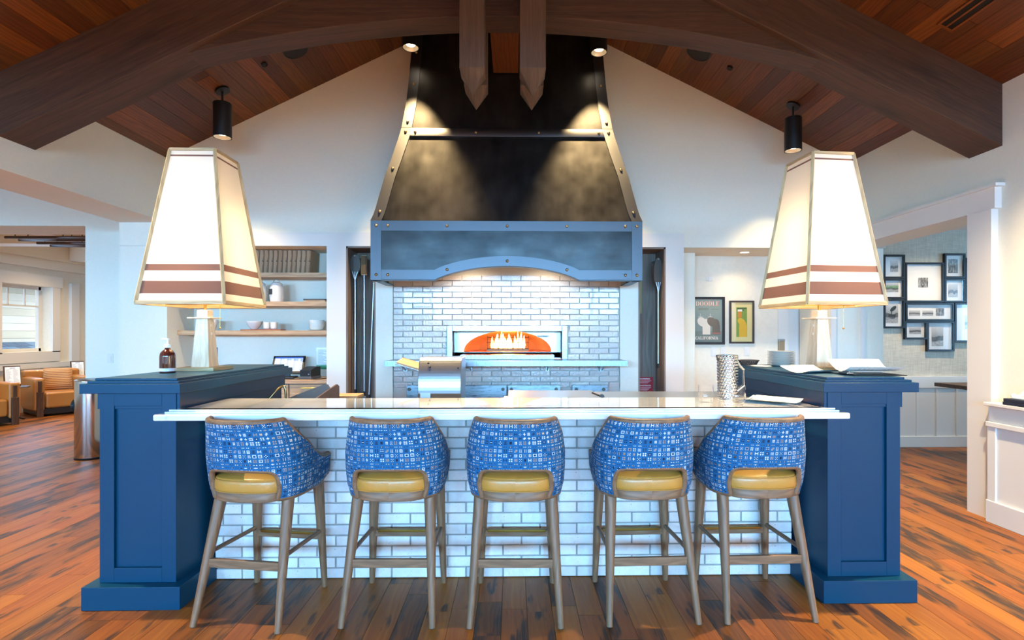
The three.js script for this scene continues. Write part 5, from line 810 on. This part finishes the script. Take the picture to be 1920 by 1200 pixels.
{
  // grey landscapes and figures for the old photographs: horizon, dark mass, pale foreground
  const photo = (seed, kind) => std({ roughness: 0.6, map: canvasTex(96, 96, (c) => { const r = rng(seed), n = noise(seed); for (let y = 0; y < 96; y += 2) for (let x = 0; x < 96; x += 2) { const h = 40 + 12 * n(x * 0.05, seed), k = kind === 1 ? 120 + 110 * (n.fbm(x * 0.12, y * 0.06, 3) - 0.5) * 2 : y < h ? 205 - y : y < h + 22 ? 60 + 60 * n.fbm(x * 0.2, y * 0.2, 3) : 120 + 90 * n.fbm(x * 0.08, y * 0.3, 3); const q = Math.round(clamp(k, 15, 240)); c.fillStyle = `rgb(${q},${q},${q})`; c.fillRect(x, y, 2, 2); } if (kind === 2) { for (let k = 0; k < 200; k++) { c.fillStyle = `rgb(${40 + r() * 40},${120 + r() * 60},${50 + r() * 30})`; c.fillRect(r() * 94, 26 + r() * 28, 3, 3); } } if (kind === 3) { c.fillStyle = '#222'; c.fillRect(20, 52, 56, 12); c.fillRect(40, 34, 8, 20); c.beginPath(); c.ellipse(58, 24, 26, 10, -0.4, 0, 7); c.fill(); } }) });
  const K = 1015 / 220, D = PD, Q = (x, y) => at(1640 + x / K, 420 + y / K, D);
  const MATW = std({ color: '#e6e8ea', roughness: 0.8 }), FR = std({ color: '#15151a', roughness: 0.35 });
  const list = [
    [60, 268, 247, 474, 'small framed photo of a boat, top of the column by the white wall', [[165, 365, 66, 98, photo(1, 0)]]],
    [60, 474, 247, 650, 'small framed photo with green tinted trees', [[145, 550, 110, 78, photo(2, 2)]]],
    [60, 650, 247, 903, 'framed photo of a steamship with smoke', [[145, 775, 106, 165, photo(3, 3)]]],
    [247, 335, 585, 680, 'largest square frame with a tiny group photo in the centre', [[415, 508, 84, 84, photo(4, 1)]]],
    [585, 258, 767, 472, 'framed photo topmost beside the large square frame', [[672, 365, 82, 118, photo(5, 1)]]],
    [585, 472, 767, 682, 'framed photo of hills over water beside the large square frame', [[672, 577, 82, 112, photo(6, 0)]]],
    [767, 296, 950, 524, 'framed photo partly cut off by the door casing, upper one', [[850, 412, 90, 124, photo(7, 0)]]],
    [767, 524, 950, 682, 'framed photo partly cut off by the door casing, lower one', [[850, 602, 90, 62, photo(8, 1)]]],
    [250, 682, 668, 840, 'wide frame holding three small landscape photos', [[340, 770, 96, 46, photo(9, 0)], [455, 770, 92, 46, photo(10, 0)], [560, 762, 70, 64, photo(11, 1)]]],
    [672, 682, 1010, 1024, 'large pale frame reflecting the window next to the door casing', [[850, 850, 150, 120, photo(12, 0)]]],
    [243, 840, 440, 998, 'small framed photo of a low building', [[345, 920, 100, 62, photo(13, 0)]]],
    [434, 840, 672, 1102, 'lowest framed photo with a hillside town', [[538, 972, 100, 166, photo(14, 0)]]],
  ];
  for (const [x0, y0, x1, y1, label, pics] of list) {
    const a = Q(x0, y1), b = Q(x1, y0), cx = (a[0] + b[0]) / 2, cy = (a[1] + b[1]) / 2, s = (b[0] - a[0]) / (x1 - x0);
    framed('framed_photo', label, cx, cy, -D, b[0] - a[0] - 0.003, b[1] - a[1] - 0.003, 0.024, FR, MATW, pics.map(([px, py, w, h, m]) => { const p = Q(px, py); return [p[0] - cx, p[1] - cy, w * s, h * s, m]; }), 'framed photographs on the grasscloth wall', 0.04);
  }
  const tp = at(1800, 723, 6.0), t = thing('side_table', 'dark topped table half hidden by the door casing', 'table', [tp[0] + 0.6, 0, -6.1]); part(t, 'top', bD(tp[0] + 0.02, tp[0] + 1.2, aty(727, 6.0, 1800) - 0.02, aty(723, 6.0, 1800), 5.9, 6.4, 0.004), DARKWOOD); for (const [x, d] of [[0.62, 5.95], [1.1, 5.95], [0.62, 6.35], [1.1, 6.35]]) part(t, 'leg', bD(tp[0] + x, tp[0] + x + 0.05, 0, aty(727, 6.0, 1800) - 0.02, d - 0.02, d + 0.03), DARKWOOD);
  for (const z of [-3.45, -5.35]) { const rows = []; for (let j = 0; j <= 4; j++) { const r = []; for (let i = 0; i <= 40; i++) r.push([8.36 + 0.035 * Math.sin(i * 1.1), mix(0.05, 2.62, j / 4), z - 0.28 + i * 0.014]); rows.push(r); } single('sheer_curtain', z > -4 ? 'white sheer curtain at the near side of the picture room window' : 'white sheer curtain at the far side of the picture room window', 'curtain', grid(rows), phy({ color: '#f2f2f0', roughness: 0.95, transmission: 0.45, thickness: 0, side: THREE.DoubleSide }), 'sheer curtains'); }
}
// ------------------------------------------------------------------ on the ledge, floor of annex and lounge
{
  const x = XR - 0.065, p = at(1900, 745, 3.82); 
  for (let k = 0; k < 2; k++) single('navy_book', k ? 'upper navy book of the pair on the white ledge' : 'lower navy book of the pair on the white ledge', 'book', moved(bx(-0.06, 0.06, 0, 0.024, -0.1, 0.1, 0.003), x, 0.925 + k * 0.025, -3.82 + k * 0.006), std({ color: '#1b2438', roughness: 0.6 }), 'navy books');
  const t = thing('white_ornament', 'white ceramic ornament on the navy books', 'ornament', [0, 0, 0]); part(t, 'arm', tube([[0, 0.015, -0.09], [0.0, 0.022, -0.05], [0, 0.06, -0.01], [0, 0.1, 0.03]], 0.012, 24, 8), WHITEWARE); part(t, 'foot', moved(new THREE.SphereGeometry(0.018, 14, 10), 0, 0.018, -0.09), WHITEWARE); part(t, 'plinth', bx(-0.03, 0.03, 0, 0.014, -0.08, 0.08, 0.004), WHITEWARE); lift(t, x, 0.975, -3.8);
}
{
  const p = at(161, 862, 6.3), t = thing('waste_bin', 'polished steel cylinder waste bin by the navy pier', 'bin', [p[0], 0, -6.38]), g = (q, s = 40) => moved(lathe(q, s), p[0], 0, -6.38);
  part(t, 'drum', g([[0, 0.02], [0.158, 0.02], [0.158, 0.905], [0.15, 0.912]]), std({ color: '#d6d2cc', metalness: 1, roughness: 0.16 })); part(t, 'foot_ring', g([[0, 0], [0.16, 0], [0.161, 0.022], [0.157, 0.024]]), BLACK); part(t, 'lid', g([[0.156, 0.905], [0.157, 0.916], [0.12, 0.93], [0, 0.934]]), STEEL);
  part(t, 'disposal_flap', moved(new THREE.SphereGeometry(0.09, 20, 14).scale(0.25, 0.9, 0.8), p[0] - 0.14, 0.62, -6.33), BLACK);
}
function clubChair(x, z, turn, label) {
  const t = thing('club_chair', label, 'armchair', [0, 0, 0], 'tan leather club chairs in the lounge');
  part(t, 'seat', bx(-0.26, 0.26, 0.14, 0.42, -0.28, 0.4, 0.04), TANLEATHER); part(t, 'backrest', bx(-0.42, 0.42, 0.12, 0.8, -0.44, -0.27, 0.05), TANLEATHER);
  for (const s of [-1, 1]) { part(t, 'arm', bx(s * 0.26, s * 0.42, 0.1, 0.68, -0.36, 0.4, 0.04), TANLEATHER); const pst = part(t, 'front_post', bx(s * 0.29, s * 0.38, 0.0, 0.44, 0.385, 0.43, 0.006, 'y'), DARKWOOD); sub(pst, 'post_cap', bx(s * 0.31, s * 0.36, 0.44, 0.63, 0.39, 0.42, 0.006, 'y'), DARKWOOD); part(t, 'rear_foot', bx(s * 0.3, s * 0.38, 0, 0.12, -0.4, -0.32, 0.004), DARKWOOD); }
  part(t, 'plinth', bx(-0.38, 0.38, 0.04, 0.14, -0.38, 0.37), BLACK); lift(t, x, 0, z, turn); return t;
}
clubChair(-8.42, -10.0, 0.95, 'tan leather club chair with a striped cushion under the window');
clubChair(-8.5, -8.55, 1.2, 'tan leather club chair cut off by the picture edge');
{
  const STR = std({ map: tex(64, 64, 0.1, 0.1, (u, v) => (Math.floor(v * 6) % 2 ? [206, 160, 112] : [150, 104, 66])), roughness: 0.9 });
  const rows = []; const f = (s) => { const R = []; for (let j = 0; j <= 10; j++) { const r = []; for (let i = 0; i <= 10; i++) { const u = i / 5 - 1, v = j / 5 - 1, b = (1 - u ** 4) * (1 - v ** 4); r.push([0.21 * u * (s > 0 ? 1 : -1), 0.21 * v + 0.21, s * 0.07 * b ** 0.6]); } R.push(r); } return grid(R, (i, j, p) => [p[0], p[1]]); };
  const o = single('striped_cushion', 'striped tan cushion leaning in the club chair', 'cushion', merge([f(1), f(-1)]), STR); o.position.set(-8.5, 0.42, -10.12); o.rotation.set(-0.3, 0.75, 0, 'YXZ');
  const side = (x, z, label) => { const t = thing('end_table', label, 'table', [x, 0, z], 'small lounge end tables'); part(t, 'top', moved(new THREE.CylinderGeometry(0.22, 0.22, 0.02, 32), x, 0.55, z), STEELB); part(t, 'post', bar([x, 0.02, z], [x, 0.55, z], 0.02), STEELB); part(t, 'foot', merge([0, 1, 2].map((k) => bar([x, 0.05, z], [x + 0.2 * Math.cos(k * 2.1), 0.012, z + 0.2 * Math.sin(k * 2.1)], 0.014))), BLACK); };
  side(-8.55, -9.27, 'round end table between the two club chairs'); side(-8.8, -10.95, 'round end table beyond the club chair with the cushion');
  for (const [x, z, a, l] of [[-8.55, -9.27, 0.9, 'menu board standing between the two club chairs'], [-8.8, -10.95, 0.9, 'menu board standing beyond the cushioned club chair']]) { const t = thing('menu_board', l, 'menu board', [0, 0, 0], 'standing menu boards'); const tl = (g) => moved(g, 0, 0.02, 0, 0, -0.25); part(t, 'board', tl(bx(-0.11, 0.11, 0, 0.34, -0.012, 0, 0.003)), DARKWOOD); const g = new THREE.PlaneGeometry(0.19, 0.3); g.translate(0.008, 0.17, 0.0015); part(t, 'menu', tl(g), MENU); part(t, 'support', bx(-0.1, 0.1, 0, 0.02, -0.08, 0.03, 0.003), DARKWOOD); lift(t, x, 0.56, z, a); }
  // oars hung under the lounge ceiling
  const oars = [[10, 445, 160, 445.5, 8.0], [36, 450, 170, 452, 8.3], [70, 456, 180, 457, 8.6], [95, 461, 190, 462, 8.9]];
  oars.forEach(([x0, y0, x1, y1, D], i) => {
    const a = at(x0, y0, D), b = at(x1 + 30, y1, D), y = a[1], t = thing('hanging_oar', ['wooden oar hung nearest the lounge opening', 'second wooden oar hung in the lounge', 'third wooden oar hung in the lounge', 'wooden oar hung deepest in the lounge'][i], 'oar', [a[0], y, -D], 'oars hung under the lounge ceiling');
    part(t, 'shaft', bar([a[0], y, -D], [b[0], y, -D], 0.022), DARKWOOD); part(t, 'blade', moved(new THREE.SphereGeometry(1, 20, 12).scale(0.3, 0.014, 0.08), i % 2 ? a[0] + 0.3 : b[0] - 0.35, y, -D), std({ color: i % 2 ? '#8a97a8' : '#4a3426', roughness: 0.5 }));
    for (const q of [0.1, 0.6]) part(t, 'hanger', bar([mix(a[0], b[0], q), y, -D], [mix(a[0], b[0], q), 3.2, -D], 0.006), BLACK);
  });
}
scene.traverse((o) => { delete o.userData.base_at; });
renderer.render(scene, camera);
